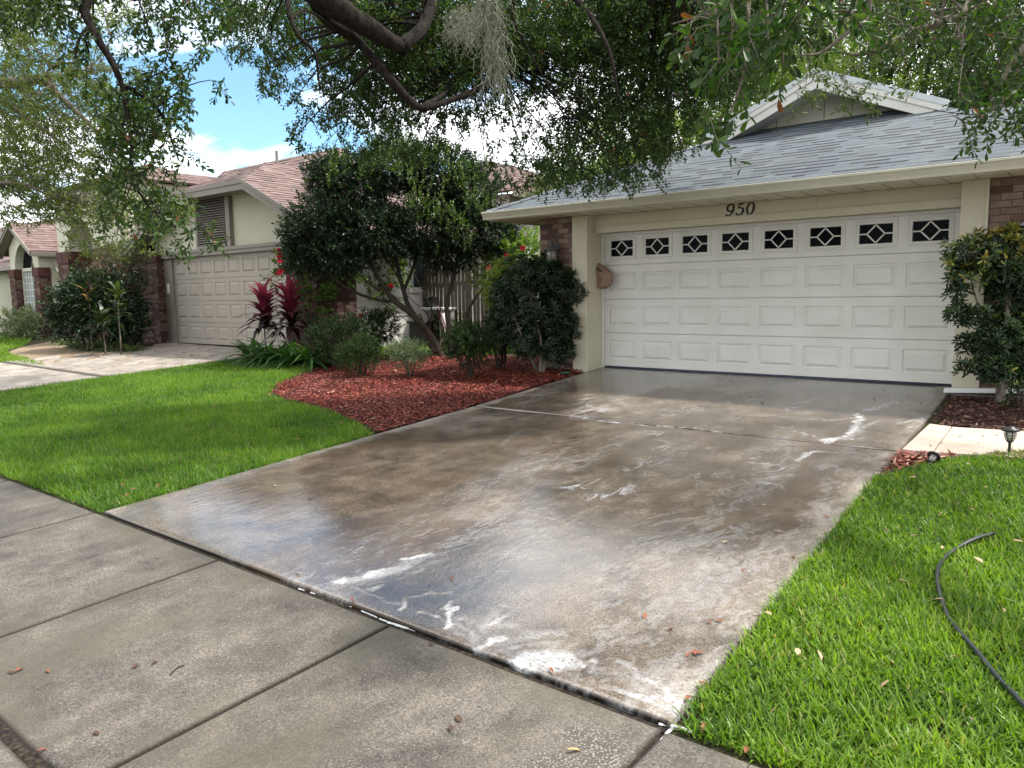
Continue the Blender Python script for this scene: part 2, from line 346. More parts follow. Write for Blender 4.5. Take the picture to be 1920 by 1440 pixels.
M['leaf_ti_pale'] = leafmat('leaf_ti_pale', [(0.0, (0.02, 0.034, 0.014)), (0.45, (0.048, 0.064, 0.026)), (0.75, (0.08, 0.04, 0.032)), (1.0, (0.26, 0.16, 0.13))], 0.3, 0.4)
M['leaf_fern'] = leafmat('leaf_fern', [(0.0, (0.02, 0.06, 0.012)), (1.0, (0.06, 0.14, 0.028))], 0.35, 0.45)
M['leaf_strap'] = leafmat('leaf_strap', [(0.0, (0.06, 0.11, 0.04)), (1.0, (0.20, 0.25, 0.11))], 0.35, 0.45)
M['flower'] = leafmat('flower', [(0.0, (0.42, 0.010, 0.035)), (1.0, (0.60, 0.035, 0.08))], 0.2, 0.5, 0.2, (1.2, .8, .9))
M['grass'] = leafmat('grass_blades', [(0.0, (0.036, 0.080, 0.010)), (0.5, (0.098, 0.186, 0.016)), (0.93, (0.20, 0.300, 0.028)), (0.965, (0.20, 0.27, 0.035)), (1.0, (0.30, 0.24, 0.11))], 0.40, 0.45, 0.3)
M['grass_shade'] = leafmat('grass_left', [(0.0, (0.034, 0.080, 0.012)), (0.5, (0.080, 0.166, 0.018)), (0.93, (0.165, 0.262, 0.030)), (0.965, (0.17, 0.24, 0.035)), (1.0, (0.28, 0.22, 0.10))], 0.40, 0.5, 0.25)  # darker copy of the lawn grass, shade put into its colour
# ================================================================== ground, slabs, paths
def grid_sheet(name, xs, ys, zf, mat, kind='structure'):
    X, Y = np.meshgrid(xs, ys, indexing='ij'); Z = np.vectorize(zf)(X, Y)
    V = np.stack([X.ravel(), Y.ravel(), Z.ravel()], 1); nx, ny = len(xs), len(ys)
    i, j = np.meshgrid(np.arange(nx - 1), np.arange(ny - 1), indexing='ij'); a = (i * ny + j).ravel()
    F = np.stack([a, a + ny, a + ny + 1, a + 1], 1)
    o = link(name, np_mesh(name, V, F), mat, None, True); tag(o, kind=kind); return o
def soil_mat():
    t = NT('lawn_soil', 0.95, 0.2); n = t.noise(2.2, 6); n2 = t.noise(45, 4, 0.7)
    c = t.ramp(n2, [(0.3, (0.018, 0.014, 0.009)), (0.55, (0.040, 0.034, 0.018)), (0.8, (0.080, 0.068, 0.04))])
    far = t.ramp(n, [(0.3, 0.0), (0.7, 0.5)]); c = t.mix(far, c, (0.035, 0.050, 0.012)); t.col(c); t.bump(n2, 0.8, 0.02); return t.m
M['soil'] = soil_mat()
xs = np.concatenate([np.linspace(-260, -30, 12), np.linspace(-28, 14, 90), np.linspace(16, 200, 10)])
ys = np.concatenate([np.linspace(-150, -14, 10), np.linspace(-13, 6, 60), np.linspace(8, 320, 14)])
grid_sheet('ground', xs, ys, lambda x, y: gz(x, y) - 0.035, M['soil'])

def concrete(name, base, dark, streak_dir=(1, 1, 1), wet=False):
    t = NT(name, 0.75, 0.5)
    fine = t.noise(85, 6, 0.8); grit = t.noise(150, 2, 0.5); big = t.noise(1.1, 6, 0.62); mid = t.noise(6.0, 6, 0.65, t.scaled((1.0, 0.28, 1.0), rot=(0, 0, R(-6))))
    c = t.mix(t.ramp(big, [(0.32, 0.0), (0.72, 1.0)]), base, dark)
    c = t.mix(t.ramp(mid, [(0.38, 0.0), (0.7, 0.75)]), c, tuple(x * 0.72 for x in dark))
    c = t.mix(0.9, c, t.ramp(fine, [(0.36, 0.18), (0.5, 0.92), (0.64, 1.75)]), 'MULTIPLY')
    blot = t.noise(3.4, 8, 0.7); c = t.mix(1.0, c, t.ramp(blot, [(0.32, 0.42), (0.5, 0.95), (0.68, 1.4)]), 'MULTIPLY')
    c = t.mix(t.ramp(grit, [(0.62, 0.0), (0.70, 0.7)]), c, tuple(min(1, x * 2.3) for x in base))
    c = t.mix(t.ramp(grit, [(0.28, 0.75), (0.38, 0.0)]), c, tuple(x * 0.25 for x in dark))
    st = t.attr('stain'); c = t.mix(st, c, (0.055, 0.048, 0.032)); ed = t.attr('edge'); c = t.mix(ed, c, (0.010, 0.009, 0.007)); t.l(t.math('MULTIPLY', t.math('SUBTRACT', 1.0, ed), 0.5), t.b.inputs['Specular IOR Level'])
    if not wet:
        vo = t.n('TexVoronoi'); vo.inputs['Scale'].default_value = 95; t.l(t.obj(), vo.inputs['Vector']); pb = t.mix(t.ramp(vo.outputs['Distance'], [(0.25, 1.0), (0.5, 0.0)]), (0.05, 0.042, 0.035), t.ramp(vo.outputs['Color'], [(0.1, (0.11, 0.095, 0.08)), (0.9, (0.30, 0.265, 0.225))])); c = t.mix(t.attr('pebble'), c, pb)
    if wet:
        w = t.attr('wet'); br = t.attr('brown')
        c = t.mix(t.math('MULTIPLY', br, 0.52), c, (0.105, 0.070, 0.044))
        c = t.mix(w, c, t.mix(1.0, c, (0.70, 0.66, 0.62), 'MULTIPLY'))
        fo = t.attr('foam'); bub = t.noise(55, 5, 0.75); f2 = t.math('MULTIPLY', fo, t.ramp(bub, [(0.36, 0.12), (0.56, 1.0)]))  # this mask holds real foam and the painted whitish sky glare
        c = t.mix(t.math('MULTIPLY', f2, 0.88), c, (0.58, 0.59, 0.61)); t.col(c)
        r = t.ramp(t.math('MULTIPLY', t.math('ADD', w, t.math('MULTIPLY', t.math('SUBTRACT', mid, 0.5), 0.5)), 0.77), [(0.0, 0.60), (0.40, 0.26), (0.75, 0.11), (1.0, 0.05)])
        r = t.mix(fo, r, (0.5, 0.5, 0.5)); t.rough(r)
        rip = t.noise(9, 5, 0.6, t.scaled((1.7, 0.6, 1)))
        dry = t.math('SUBTRACT', 1.0, t.math('MULTIPLY', w, 0.70)); h = t.math('ADD', t.math('MULTIPLY', fine, t.math('MULTIPLY', dry, 0.75)), t.math('ADD', t.math('MULTIPLY', rip, 0.8), t.math('MULTIPLY', fo, 1.6)))
        t.bump(h, 0.34, 0.006); t.l(t.math('ADD', 1.46, t.math('MULTIPLY', t.math('MAXIMUM', t.math('SUBTRACT', w, 0.5), 0.0), 1.9)), t.b.inputs['IOR'])
        t.b.inputs['Coat Weight'].default_value = 0.0
    else:
        t.col(c); br = t.noise(60, 3, 0.6, t.scaled((3.0, 0.22, 1)))
        t.bump(t.math('ADD', fine, t.math('MULTIPLY', br, 0.8)), 0.42, 0.006)
        t.rough(t.ramp(big, [(0.3, 0.80), (0.7, 0.62)]))
    return t.m
M['driveway'] = concrete('driveway_concrete', (0.208, 0.178, 0.148), (0.150, 0.124, 0.099), wet=True)
M['walk'] = concrete('walk_concrete', (0.124, 0.108, 0.092), (0.062, 0.052, 0.040))
M['pale_concrete'] = concrete('pale_concrete', (0.315, 0.272, 0.232), (0.225, 0.195, 0.166))

# --- driveway: two slabs, painted with where it is wet, brown, foamy or whitened by sky glare
def xl(y): return np.interp(y, [-7.95, -3.45, 0.05], [0.52, 0.27, -0.06])
def xr(y): return np.interp(y, [-7.95, -3.42, -0.42, 0.05], [5.37, 5.10, 4.93, 4.93])
FOAM = []   # (points in the photograph's pixels, half width in m, strength)
def foam(px, w, s): FOAM.append((np.array([gp(*p)[:2] for p in px]), w, s))
foam([(640, 1088), (668, 1082), (700, 1072), (735, 1066)], 0.085, 1.05); foam([(735, 1066), (770, 1052), (806, 1044)], 0.06, 0.9); foam([(690, 1105), (735, 1085), (790, 1070)], 0.035, 0.55)
foam([(728, 1148), (748, 1128), (790, 1116), (838, 1112)], 0.020, 0.8)
foam([(834, 1130), (812, 1144), (838, 1140), (818, 1168), (812, 1182)], 0.022, 1.1)
foam([(850, 1182), (900, 1170), (955, 1160)], 0.05, 0.6); foam([(850, 1165), (905, 1152), (950, 1140)], 0.06, 0.42)
foam([(905, 1208), (925, 1200), (958, 1188)], 0.030, 1.0); foam([(950, 1222), (1000, 1205), (1040, 1202)], 0.05, 0.7)
foam([(1005, 1232), (1030, 1222), (1058, 1226), (1060, 1240), (1030, 1250), (1005, 1240)], 0.062, 1.3); foam([(1030, 1237), (1045, 1237)], 0.09, 1.2)
foam([(1060, 1228), (1085, 1224), (1108, 1240)], 0.025, 0.45)
foam([(1168, 1248), (1190, 1272), (1215, 1285), (1240, 1312), (1232, 1326)], 0.040, 0.8); foam([(1165, 1300), (1200, 1312), (1222, 1322)], 0.035, 0.75); foam([(1145, 1250), (1152, 1262)], 0.02, 0.5)
foam([(1068, 779), (1110, 784), (1160, 791), (1210, 797), (1255, 800)], 0.05, 0.8); foam([(1255, 800), (1300, 804), (1400, 815), (1520, 828), (1640, 838)], 0.020, 0.62)
foam([(1090, 776), (1102, 762), (1096, 742)], 0.16, 0.42)
foam([(1556, 828), (1582, 820), (1602, 806), (1612, 790), (1604, 776)], 0.05, 1.1); foam([(1600, 815), (1625, 800), (1650, 788)], 0.035, 0.75); foam([(1555, 826), (1598, 822)], 0.07, 0.9)
foam([(1390, 778), (1440, 781), (1500, 784), (1570, 787), (1604, 780)], 0.03, 0.62); foam([(1500, 860), (1512, 850), (1545, 846)], 0.045, 0.85); foam([(1545, 846), (1580, 846)], 0.03, 0.45)
foam([(1705, 800), (1722, 788), (1745, 775)], 0.09, 0.42); foam([(1565, 740), (1575, 746)], 0.05, 0.5); foam([(1310, 765), (1345, 758), (1372, 752)], 0.10, 0.42); foam([(1200, 780), (1300, 768)], 0.16, 0.26)
foam([(1060, 912), (1092, 908), (1130, 900)], 0.10, 0.42); foam([(1130, 900), (1138, 915), (1120, 935)], 0.06, 0.62); foam([(1120, 935), (1165, 922), (1185, 905)], 0.05, 0.45)
foam([(1368, 825), (1385, 818)], 0.05, 0.45); foam([(1440, 880), (1500, 876), (1600, 880)], 0.22, 0.20); foam([(1330, 890), (1400, 930)], 0.25, 0.16); foam([(1000, 860), (1090, 830)], 0.30, 0.14); foam([(1280, 970), (1330, 1010)], 0.25, 0.15)  # the broad faint strokes paint whitish sky glare on the slab
foam([(1400, 1010), (1330, 1100)], 0.25, 0.08); foam([(930, 955), (990, 960)], 0.3, 0.14); foam([(1055, 738), (1085, 735)], 0.05, 0.4)
foam([(1225, 800), (1235, 830), (1245, 860)], 0.10, 0.30); foam([(620, 1010), (700, 1020)], 0.25, 0.10)
for px, w, s in (([(870, 1196), (960, 1222), (1060, 1262)], .05, .62), ([(900, 1180), (935, 1160), (930, 1140)], .06, .62), ([(960, 1200), (1010, 1180), (1050, 1185)], .07, .62), ([(1100, 1250), (1150, 1268), (1200, 1300)], .05, .65), ([(1180, 1262), (1225, 1268), (1250, 1300)], .05, .62), ([(1120, 1285), (1200, 1316), (1250, 1332)], .025, .8), ([(770, 1150), (830, 1176), (880, 1196)], .022, .75), ([(645, 1100), (690, 1118), (730, 1138)], .03, .62), ([(1450, 800), (1500, 812), (1550, 822)], .06, .5), ([(1620, 770), (1660, 760), (1700, 752)], .06, .5), ([(1480, 770), (1530, 745)], .10, .4), ([(1130, 770), (1160, 750)], .12, .4), ([(1180, 880), (1260, 850), (1330, 842)], .12, .35), ([(1420, 860), (1470, 880), (1440, 910)], .12, .4)): foam(px, w, s)
def seg_dist(x, y, P):
    d = np.full(x.shape, 1e9)
    for a, b in zip(P[:-1], P[1:]):
        ab = b - a; t = np.clip(((x - a[0]) * ab[0] + (y - a[1]) * ab[1]) / (ab @ ab + 1e-12), 0, 1)
        d = np.minimum(d, np.hypot(x - a[0] - t * ab[0], y - a[1] - t * ab[1]))
    return d
def driveway_slab(y0, y1, nx, ny):
    yy = np.linspace(y0, y1, ny); u = np.linspace(0, 1, nx)
    Y, U = np.meshgrid(yy, u, indexing='ij'); X = xl(Y) * (1 - U) + xr(Y) * U
    edge = np.minimum(np.minimum(U, 1 - U) * 5, np.minimum(Y - y0, y1 - Y)); Z = 0.055 * np.minimum(Y, 0) - 0.012 * np.exp(-edge / 0.012)
    wx = X + 0.10 * (fbm(X * 3, Y * 3, 1) - .5) * 2 + 0.035 * (fbm(X * 14, Y * 14, 2) - .5) * 2; wy = Y + 0.10 * (fbm(X * 3, Y * 3, 5) - .5) * 2 + 0.035 * (fbm(X * 14, Y * 14, 6) - .5) * 2
    flow = fbm(X * 9 + 2.2 * fbm(X, Y, 9) * 3, Y * 2.4, 11); fine = fbm(X * 40 + 6 * fbm(X * 5, Y * 5, 71), Y * 15, 14)
    rw = 1.6 * fbm(X * 2.2, Y * 1.4, 15); ridge = 1 - np.abs(2 * fbm(X * 6.5 + 3 * rw, Y * 3.0 + 2 * rw, 16, 4) - 1) * 3.2; ridge = np.clip(ridge, 0, 1) ** 1.5
    fo = np.zeros_like(X); pool = np.exp(-((X - 1.5 + .3 * (fbm(X * 2, Y * 1.2, 35) - .5)) / 1.15) ** 4 - ((Y + 6.75) / 1.45) ** 4)
    for P, w, s in FOAM:
        sel = (X > P[:, 0].min() - 4 * w - .15) & (X < P[:, 0].max() + 4 * w + .15) & (Y > P[:, 1].min() - 4 * w - .15) & (Y < P[:, 1].max() + 4 * w + .15)
        if not sel.any(): continue
        d = seg_dist(wx[sel], wy[sel], P)
        g = s * np.exp(-(d / w) ** 2 * 0.9)
        if s > 0.6: v = np.maximum(0.62 * sstep(.18, .80, g * (.45 + .75 * flow[sel])) * (.55 + .6 * fine[sel]), sstep(0.24, 0.78, g * (0.26 + 0.62 * ridge[sel] + 0.75 * (flow[sel] - .32)) + 0.5 * (fine[sel] - .5) * g)) * min(1, s)
        else: v = g * sstep(0.30, 0.85, 0.6 * ridge[sel] + 0.4 * fine[sel]) * 1.35
        fo[sel] = np.maximum(fo[sel], v)
    sky_glare = sstep(0.46, 0.70, fbm(X * 2.6 + fbm(X * .8, Y * .5, 21) * 2.5 + Y * .35, Y * 0.42, 22)) * sstep(0.42, 0.62, fine * .55 + flow * .45) * 0.20 * (1 - pool)  # whitish glare of the sky, painted in like thin foam streaks
    fo = np.maximum(fo, sky_glare)
    wet = 0.35 + 0.65 * sstep(0.30, 0.52, fbm(X * 0.55, Y * 0.45, 31)); rim = sstep(0.02, 0.30, np.minimum(U * 4.9, (1 - U) * 4.9) + 0.28 * (fbm(X * 4, Y * 4, 33) - .5))
    wet = np.clip(wet * (0.12 + 0.88 * rim) + 0.25 * sstep(-2.5, -0.6, Y), 0, 1) * (1 - pool) + pool * 1.3 * (.55 + .45 * rim)
    br = sstep(0.35, 0.70, fbm(X * 1.0 + 0.8 * Y * .3, Y * 0.35, 41)) * sstep(0.3, 0.55, fbm(X * 5, Y * 1.1, 43)) * rim * (1 - .75 * pool)
    stn = 0.30 * sstep(0.58, 0.78, fbm(X * 2.1, Y * 0.6, 51))
    V = np.stack([X.ravel(), Y.ravel(), Z.ravel()], 1)
    i, j = np.meshgrid(np.arange(ny - 1), np.arange(nx - 1), indexing='ij'); a = (i * nx + j).ravel(); F = np.stack([a, a + 1, a + nx + 1, a + nx], 1)
    # skirts down into the soil
    ring = np.concatenate([np.arange(nx), (np.arange(1, ny)) * nx + nx - 1, (ny - 1) * nx + np.arange(nx - 2, -1, -1), np.arange(ny - 2, 0, -1) * nx])
    b = len(V); low = V[ring].copy(); low[:, 2] -= 0.14; V = np.concatenate([V, low]); n = len(ring); k = np.arange(n); k2 = (k + 1) % n
    F = np.concatenate([F, np.stack([ring[k], b + k, b + k2, ring[k2]], 1)])
    pad = lambda q: np.concatenate([q.ravel(), q.ravel()[ring] * 0])
    edg = 1.0 * np.exp(-(np.minimum(Y - y0, y1 - Y) / .014) ** 4) + .25 * np.exp(-(np.minimum(U, 1 - U) * 5 / .012) ** 2)
    return np_mesh('driveway', V, F, dict(foam=pad(fo), wet=pad(wet), brown=pad(br), stain=pad(stn), edge=np.concatenate([np.clip(edg, 0, 1).ravel(), np.full(n, .9)])))
tag(link('driveway', driveway_slab(-7.958, -3.435, 470, 440), M['driveway'], None, True), kind='structure')
tag(link('driveway', driveway_slab(-3.415, 0.04, 260, 190), M['driveway'], None, True), kind='structure')

# --- pavement slabs: fine sheets with rounded edges and real joints
def slab(name, x0, x1, y0, y1, mat, res=0.03, tilt=0.0, stain=0.5, z0=0.0, skirt=0.12, seed=0, corners=None):
    nx = max(3, int((x1 - x0) / res)); ny = max(3, int((y1 - y0) / res))
    u = np.linspace(0, 1, nx); v = np.linspace(0, 1, ny); U, Vv = np.meshgrid(u, v, indexing='ij')
    if corners is None: X = x0 + (x1 - x0) * U; Y = y0 + (y1 - y0) * Vv
    else:
        c = np.array(corners, float); X, Y = [c[0][k] * (1 - U) * (1 - Vv) + c[1][k] * U * (1 - Vv) + c[2][k] * U * Vv + c[3][k] * (1 - U) * Vv for k in (0, 1)]
    e = np.minimum(np.minimum(U, 1 - U) * (x1 - x0), np.minimum(Vv, 1 - Vv) * (y1 - y0))
    Z = np.vectorize(gz)(X, Y) + z0 + tilt * (U - 0.5) - 0.014 * np.exp(-e / 0.010) + 0.004 * (fbm(X * 2, Y * 2, 60) - .5)
    st = stain * (0.75 * sstep(0.50, 0.72, fbm(X * 1.5 + seed, Y * 0.8, 61 + seed)) + 0.65 * sstep(0.25, 0.0, e) * sstep(0.42, 0.62, fbm(X * 4, Y * 4, 63)))
    P = np.stack([X.ravel(), Y.ravel(), Z.ravel()], 1); i, j = np.meshgrid(np.arange(nx - 1), np.arange(ny - 1), indexing='ij'); a = (i * ny + j).ravel(); F = np.stack([a, a + ny, a + ny + 1, a + 1], 1)
    ring = np.concatenate([np.arange(nx) * ny, (nx - 1) * ny + np.arange(1, ny), np.arange(nx - 2, -1, -1) * ny + ny - 1, np.arange(ny - 2, 0, -1)])
    b = len(P); low = P[ring].copy(); low[:, 2] -= skirt; P = np.concatenate([P, low]); n = len(ring); k = np.arange(n); k2 = (k + 1) % n
    F = np.concatenate([F, np.stack([ring[k], b + k, b + k2, ring[k2]], 1)])
    s = st.ravel(); o = link(name, np_mesh(name, P, F, dict(stain=np.clip(np.concatenate([s, s[ring] * 0 + .9]), 0, 1), pebble=np.concatenate([(sstep(5.0, 5.12, X + .12 * (fbm(X * 6, Y * 6, 91) - .5)) * sstep(5.40, 5.30, X) * sstep(-8.05, -8.2, Y) * .85 * sstep(.3, .5, fbm(X * 9, Y * 9, 93))).ravel(), s[ring] * 0]), edge=np.concatenate([(.75 * np.exp(-(e / .007) ** 2)).ravel(), s[ring] * 0 + 1]))), mat, None, True)
    return tag(o, kind='structure')
cuts = [-7.2, -5.0, -3.2, -1.35, 0.45, 2.24, 3.83, 5.36, 7.1, 8.9]
for i in range(len(cuts) - 1):
    slab('sidewalk', cuts[i] + 0.0075, cuts[i + 1] - 0.0075, -9.468, -7.982, M['walk'], 0.02 if 3 <= i <= 7 else 0.06, 0.0, 0.75, -0.012, seed=i)
for i, (a, b) in enumerate(((-1.0, 1.6), (1.6, 4.1), (4.1, 6.9))):
    slab('driveway_apron', a + 0.01, b - 0.01, -12.0, -9.508, M['walk'], 0.03, 0.0, 0.7, -0.015, seed=20 + i)
# filth and soap in the joints
def joint_mat():
    t = NT('joint_filth', 0.9, 0.2); n = t.noise(40, 5); t.col(t.ramp(n, [(0.35, (0.006, 0.005, 0.004)), (0.55, (0.022, 0.017, 0.012)), (0.7, (0.06, 0.042, 0.026)), (0.85, (0.10, 0.05, 0.03))])); return t.m
M['joint'] = joint_mat()
mb = MB()
for c in cuts[1:-1]: mb.face([(c - .012, -9.47, gz(c, -9.47) - .034), (c + .012, -9.47, gz(c, -9.47) - .034), (c + .012, -7.98, gz(c, -7.98) - .034), (c - .012, -7.98, gz(c, -7.98) - .034)])
for y0, y1 in ((-7.99, -7.945), (-9.52, -9.455), (-3.438, -3.412)):
    xa, xb = (-7.4, 8.9) if y0 < -7 else (0.27, 5.1)
    if y0 == -7.99: xa, xb = 0.50, 5.38
    mb.face([(xa, y0, gz(0, y0) - .026), (xb, y0, gz(0, y0) - .026), (xb, y1, gz(0, y1) - .026), (xa, y1, gz(0, y1) - .026)])
tag(mb.build('pavement_joint', M['joint']), kind='structure')
def soapmat():
    t = NT('soap_foam', 0.5, 0.4); n = t.noise(90, 4, 0.7); t.col(t.ramp(n, [(0.3, (0.22, 0.22, 0.22)), (0.6, (0.52, 0.53, 0.54))])); t.bump(n, 0.6, 0.006); return t.m
M['soap'] = soapmat()
def foam_ribbon(pts, w, seed, gap=0.30):
    """low irregular bead of suds lying along a joint"""
    P = np.array(smoothpath(pts, 46)); n = len(P); k = np.arange(n); V = []; F = []
    wd = w * (0.05 + 1.9 * fbm(k * 0.22, k * 0 + seed, seed, 5) ** 1.3); on = fbm(k * 0.10, k * 0 + 3.3, seed + 5) > gap; P[:, :2] += (0.006 * (fbm(k * .35, k * 0 + seed, seed + 30) - .5))[:, None]
    d = np.gradient(P, axis=0); d /= np.linalg.norm(d, axis=1)[:, None] + 1e-9; s_ = np.stack([-d[:, 1], d[:, 0], d[:, 2] * 0], 1)
    for q in (-1, -0.45, 0.45, 1):
        jit = 1 + 0.5 * (fbm(k * 0.5, k * 0 + q * 7, seed + 9) - .5); V.append(P + s_ * (q * wd * jit)[:, None] + np.array((0, 0, 1.0)) * (0.0012 if abs(q) == 1 else 0.007))
    V = np.concatenate(V)
    for i in range(n - 1):
        if on[i]:
            for r in range(3): F.append((r * n + i, r * n + i + 1, (r + 1) * n + i + 1, (r + 1) * n + i))
    return V, F
VV = []; FF = []; off = 0
def suds(px, w, seed, dz, gap):
    global off
    V, F = foam_ribbon([gp(*p) + np.array((0, 0, dz)) for p in px], w, seed, gap)
    VV.append(V); FF.extend([tuple(i + off for i in f) for f in F]); off += len(V)
suds([(560, 1098), (640, 1124), (728, 1160)], 0.004, 1, -.022, 0.54); suds([(728, 1160), (820, 1188), (930, 1229), (1050, 1268)], 0.0085, 2, -.022, 0.44)
suds([(1050, 1268), (1150, 1306), (1258, 1348)], 0.006, 3, -.022, 0.50); suds([(1236, 1348), (1272, 1354), (1300, 1364)], 0.007, 4, -.022, 0.40); suds([(1262, 1354), (1248, 1367), (1240, 1380)], 0.007, 6, -.024, 0.35)
V = np.concatenate(VV); F = np.array(FF)
tag(link('soap_suds', np_mesh('soap_suds', V, F), M['soap'], None, True), 'white soap suds lying along the joint in front of the wet driveway', 'suds', kind='stuff')

# --- neighbouring driveway, bare path, pavers
slab('neighbouring_driveway', -13.0, -7.75, -4.35, -0.46, M['pale_concrete'], 0.10, 0.0, 0.25, 0.006, corners=[(-13.05, -4.35), (-7.8, -4.35), (-7.75, -0.47), (-13.0, -0.47)])
slab('neighbouring_driveway', -13.0, -7.8, -8.6, -4.38, M['pale_concrete'], 0.12, 0.0, 0.25, 0.006, corners=[(-13.3, -8.6), (-7.9, -8.6), (-7.8, -4.37), (-13.05, -4.37)])
def patch(name, pts, mat, dz, inner=0.5, n=5, kind='structure', seed=0, dome=0.0):
    """free-form ground patch from an outline, as concentric rings following the ground"""
    P = np.array(smoothpath(list(pts) + [pts[0]], 6)[:-1])[:, :2]; c = P.mean(0); V = []; F = []; m_ = len(P); K = 9
    for k in range(K + 1):
        t = 1 - k / K
        for p in P:
            q = c + (p - c) * t
            V.append((q[0], q[1], gz(q[0], q[1]) + dz + dome * (1 - t * t) + (0.02 * (vnoise(q[0] * 5, q[1] * 5, seed) - .5) if 0 < k else -0.02)))
    for k in range(K):
        for i in range(m_): F.append((k * m_ + i, k * m_ + (i + 1) % m_, (k + 1) * m_ + (i + 1) % m_, (k + 1) * m_ + i))
    o = link(name, np_mesh(name, V, F), mat, None, True); tag(o, kind=kind); return P
def earth(name, stops, sc=40):
    t = NT(name, 0.95, 0.15); n = t.noise(sc, 6, 0.7); n2 = t.noise(2.5, 5); t.col(t.mix(t.ramp(n2, [(0.35, 0.0), (0.75, 0.5)]), t.ramp(n, stops), stops[0][1])); t.bump(n, 1.0, 0.03); return t.m
M['mulch_red'] = earth('mulch_red', [(0.25, (0.022, 0.006, 0.005)), (0.5, (0.07, 0.013, 0.009)), (0.75, (0.12, 0.026, 0.017))], 60)
M['mulch_brown'] = earth('mulch_brown', [(0.25, (0.018, 0.010, 0.009)), (0.5, (0.055, 0.024, 0.02)), (0.75, (0.11, 0.05, 0.04))], 60)
M['bare_earth'] = earth('bare_earth', [(0.25, (0.11, 0.095, 0.055)), (0.5, (0.24, 0.175, 0.125)), (0.8, (0.33, 0.25, 0.185))], 24)
# ================================================================== building helpers
def clip_poly(poly, a, b):
    """keep the part of a 2D polygon left of the line a->b"""
    out = []; n = len(poly); s = lambda p: (b[0] - a[0]) * (p[1] - a[1]) - (b[1] - a[1]) * (p[0] - a[0])
    for i in range(n):
        p, q = poly[i], poly[(i + 1) % n]; sp, sq = s(p), s(q)
        if sp >= 0: out.append(p)
        if (sp >= 0) != (sq >= 0): t = sp / (sp - sq); out.append((p[0] + t * (q[0] - p[0]), p[1] + t * (q[1] - p[1])))
    return out
def roof_plane(mb, poly, expo=0.150, wmin=0.13, wmax=0.34, lift=0.0025, dark=0.5, seed=0, thick=0.05):
    """lay overlapping shingle tabs on a convex 3D polygon whose first edge is the eave"""
    P = [np.array(p, float) for p in poly]; rg = random.Random(seed)
    u = P[1] - P[0]; L_ = np.linalg.norm(u); u /= L_; n = np.cross(P[1] - P[0], P[2] - P[1]); n /= np.linalg.norm(n)
    if n[2] < 0: n = -n
    v = np.cross(n, u)
    if v @ (P[2] - P[1]) < 0: v = -v
    Q = [((p - P[0]) @ u, (p - P[0]) @ v) for p in P]
    ar = sum(Q[i][0] * Q[(i + 1) % len(Q)][1] - Q[(i + 1) % len(Q)][0] * Q[i][1] for i in range(len(Q)))
    if ar < 0: Q = Q[::-1]
    to3 = lambda q, h: P[0] + u * q[0] + v * q[1] + n * h
    vm = max(q[1] for q in Q); u0 = min(q[0] for q in Q); u1 = max(q[0] for q in Q)
    mb.prism([to3(q, 0) for q in Q], -n * thick, 0.3)
    y = 0.0; row = 0
    while y < vm:
        x = u0 - rg.random() * 0.3
        while x < u1:
            w = rg.uniform(wmin, wmax); t = lift * rg.choice((0.55, 0.6, 1.0)); c = [(x, y), (x + w, y), (x + w, y + expo), (x, y + expo)]
            for i in range(len(Q)):
                c = clip_poly(c, Q[i], Q[(i + 1) % len(Q)])
                if len(c) < 3: break
            if len(c) >= 3:
                tint = 0.15 + 0.85 * min(1, max(0, rg.gauss(0.45, 0.16)))
                hh = lambda q: 0.002 + t * (1 - (q[1] - y) / expo)
                mb.face([to3(q, hh(q)) for q in c], tint)
                lo = sorted(q for q in c if abs(q[1] - y) < 1e-6)
                if len(lo) >= 2: mb.face([to3(lo[0], 0), to3(lo[-1], 0), to3(lo[-1], hh(lo[-1])), to3(lo[0], hh(lo[0]))], tint)
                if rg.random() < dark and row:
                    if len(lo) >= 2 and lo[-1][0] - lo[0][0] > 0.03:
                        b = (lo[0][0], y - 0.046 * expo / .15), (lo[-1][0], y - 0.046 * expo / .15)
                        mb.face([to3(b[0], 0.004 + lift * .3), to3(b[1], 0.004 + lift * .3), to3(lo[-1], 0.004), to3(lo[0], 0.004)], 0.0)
            x += w
        y += expo; row += 1
def nested_panel(mb, x0, x1, z0, z1, y, steps, tint=0.5, mi=0):
    """rectangular rings: steps = (inset, depth towards -y)"""
    r = [(x0, x1, z0, z1, y)]
    for ins, dy in steps: r.append((x0 + ins, x1 - ins, z0 + ins, z1 - ins, y + dy))
    pt = lambda q: [(q[0], q[4], q[2]), (q[1], q[4], q[2]), (q[1], q[4], q[3]), (q[0], q[4], q[3])]
    for a, b in zip(r[:-1], r[1:]):
        A, B = pt(a), pt(b)
        for i in range(4): mb.face([A[i], A[(i + 1) % 4], B[(i + 1) % 4], B[i]], tint, mi)
    mb.face(pt(r[-1]), tint, mi)
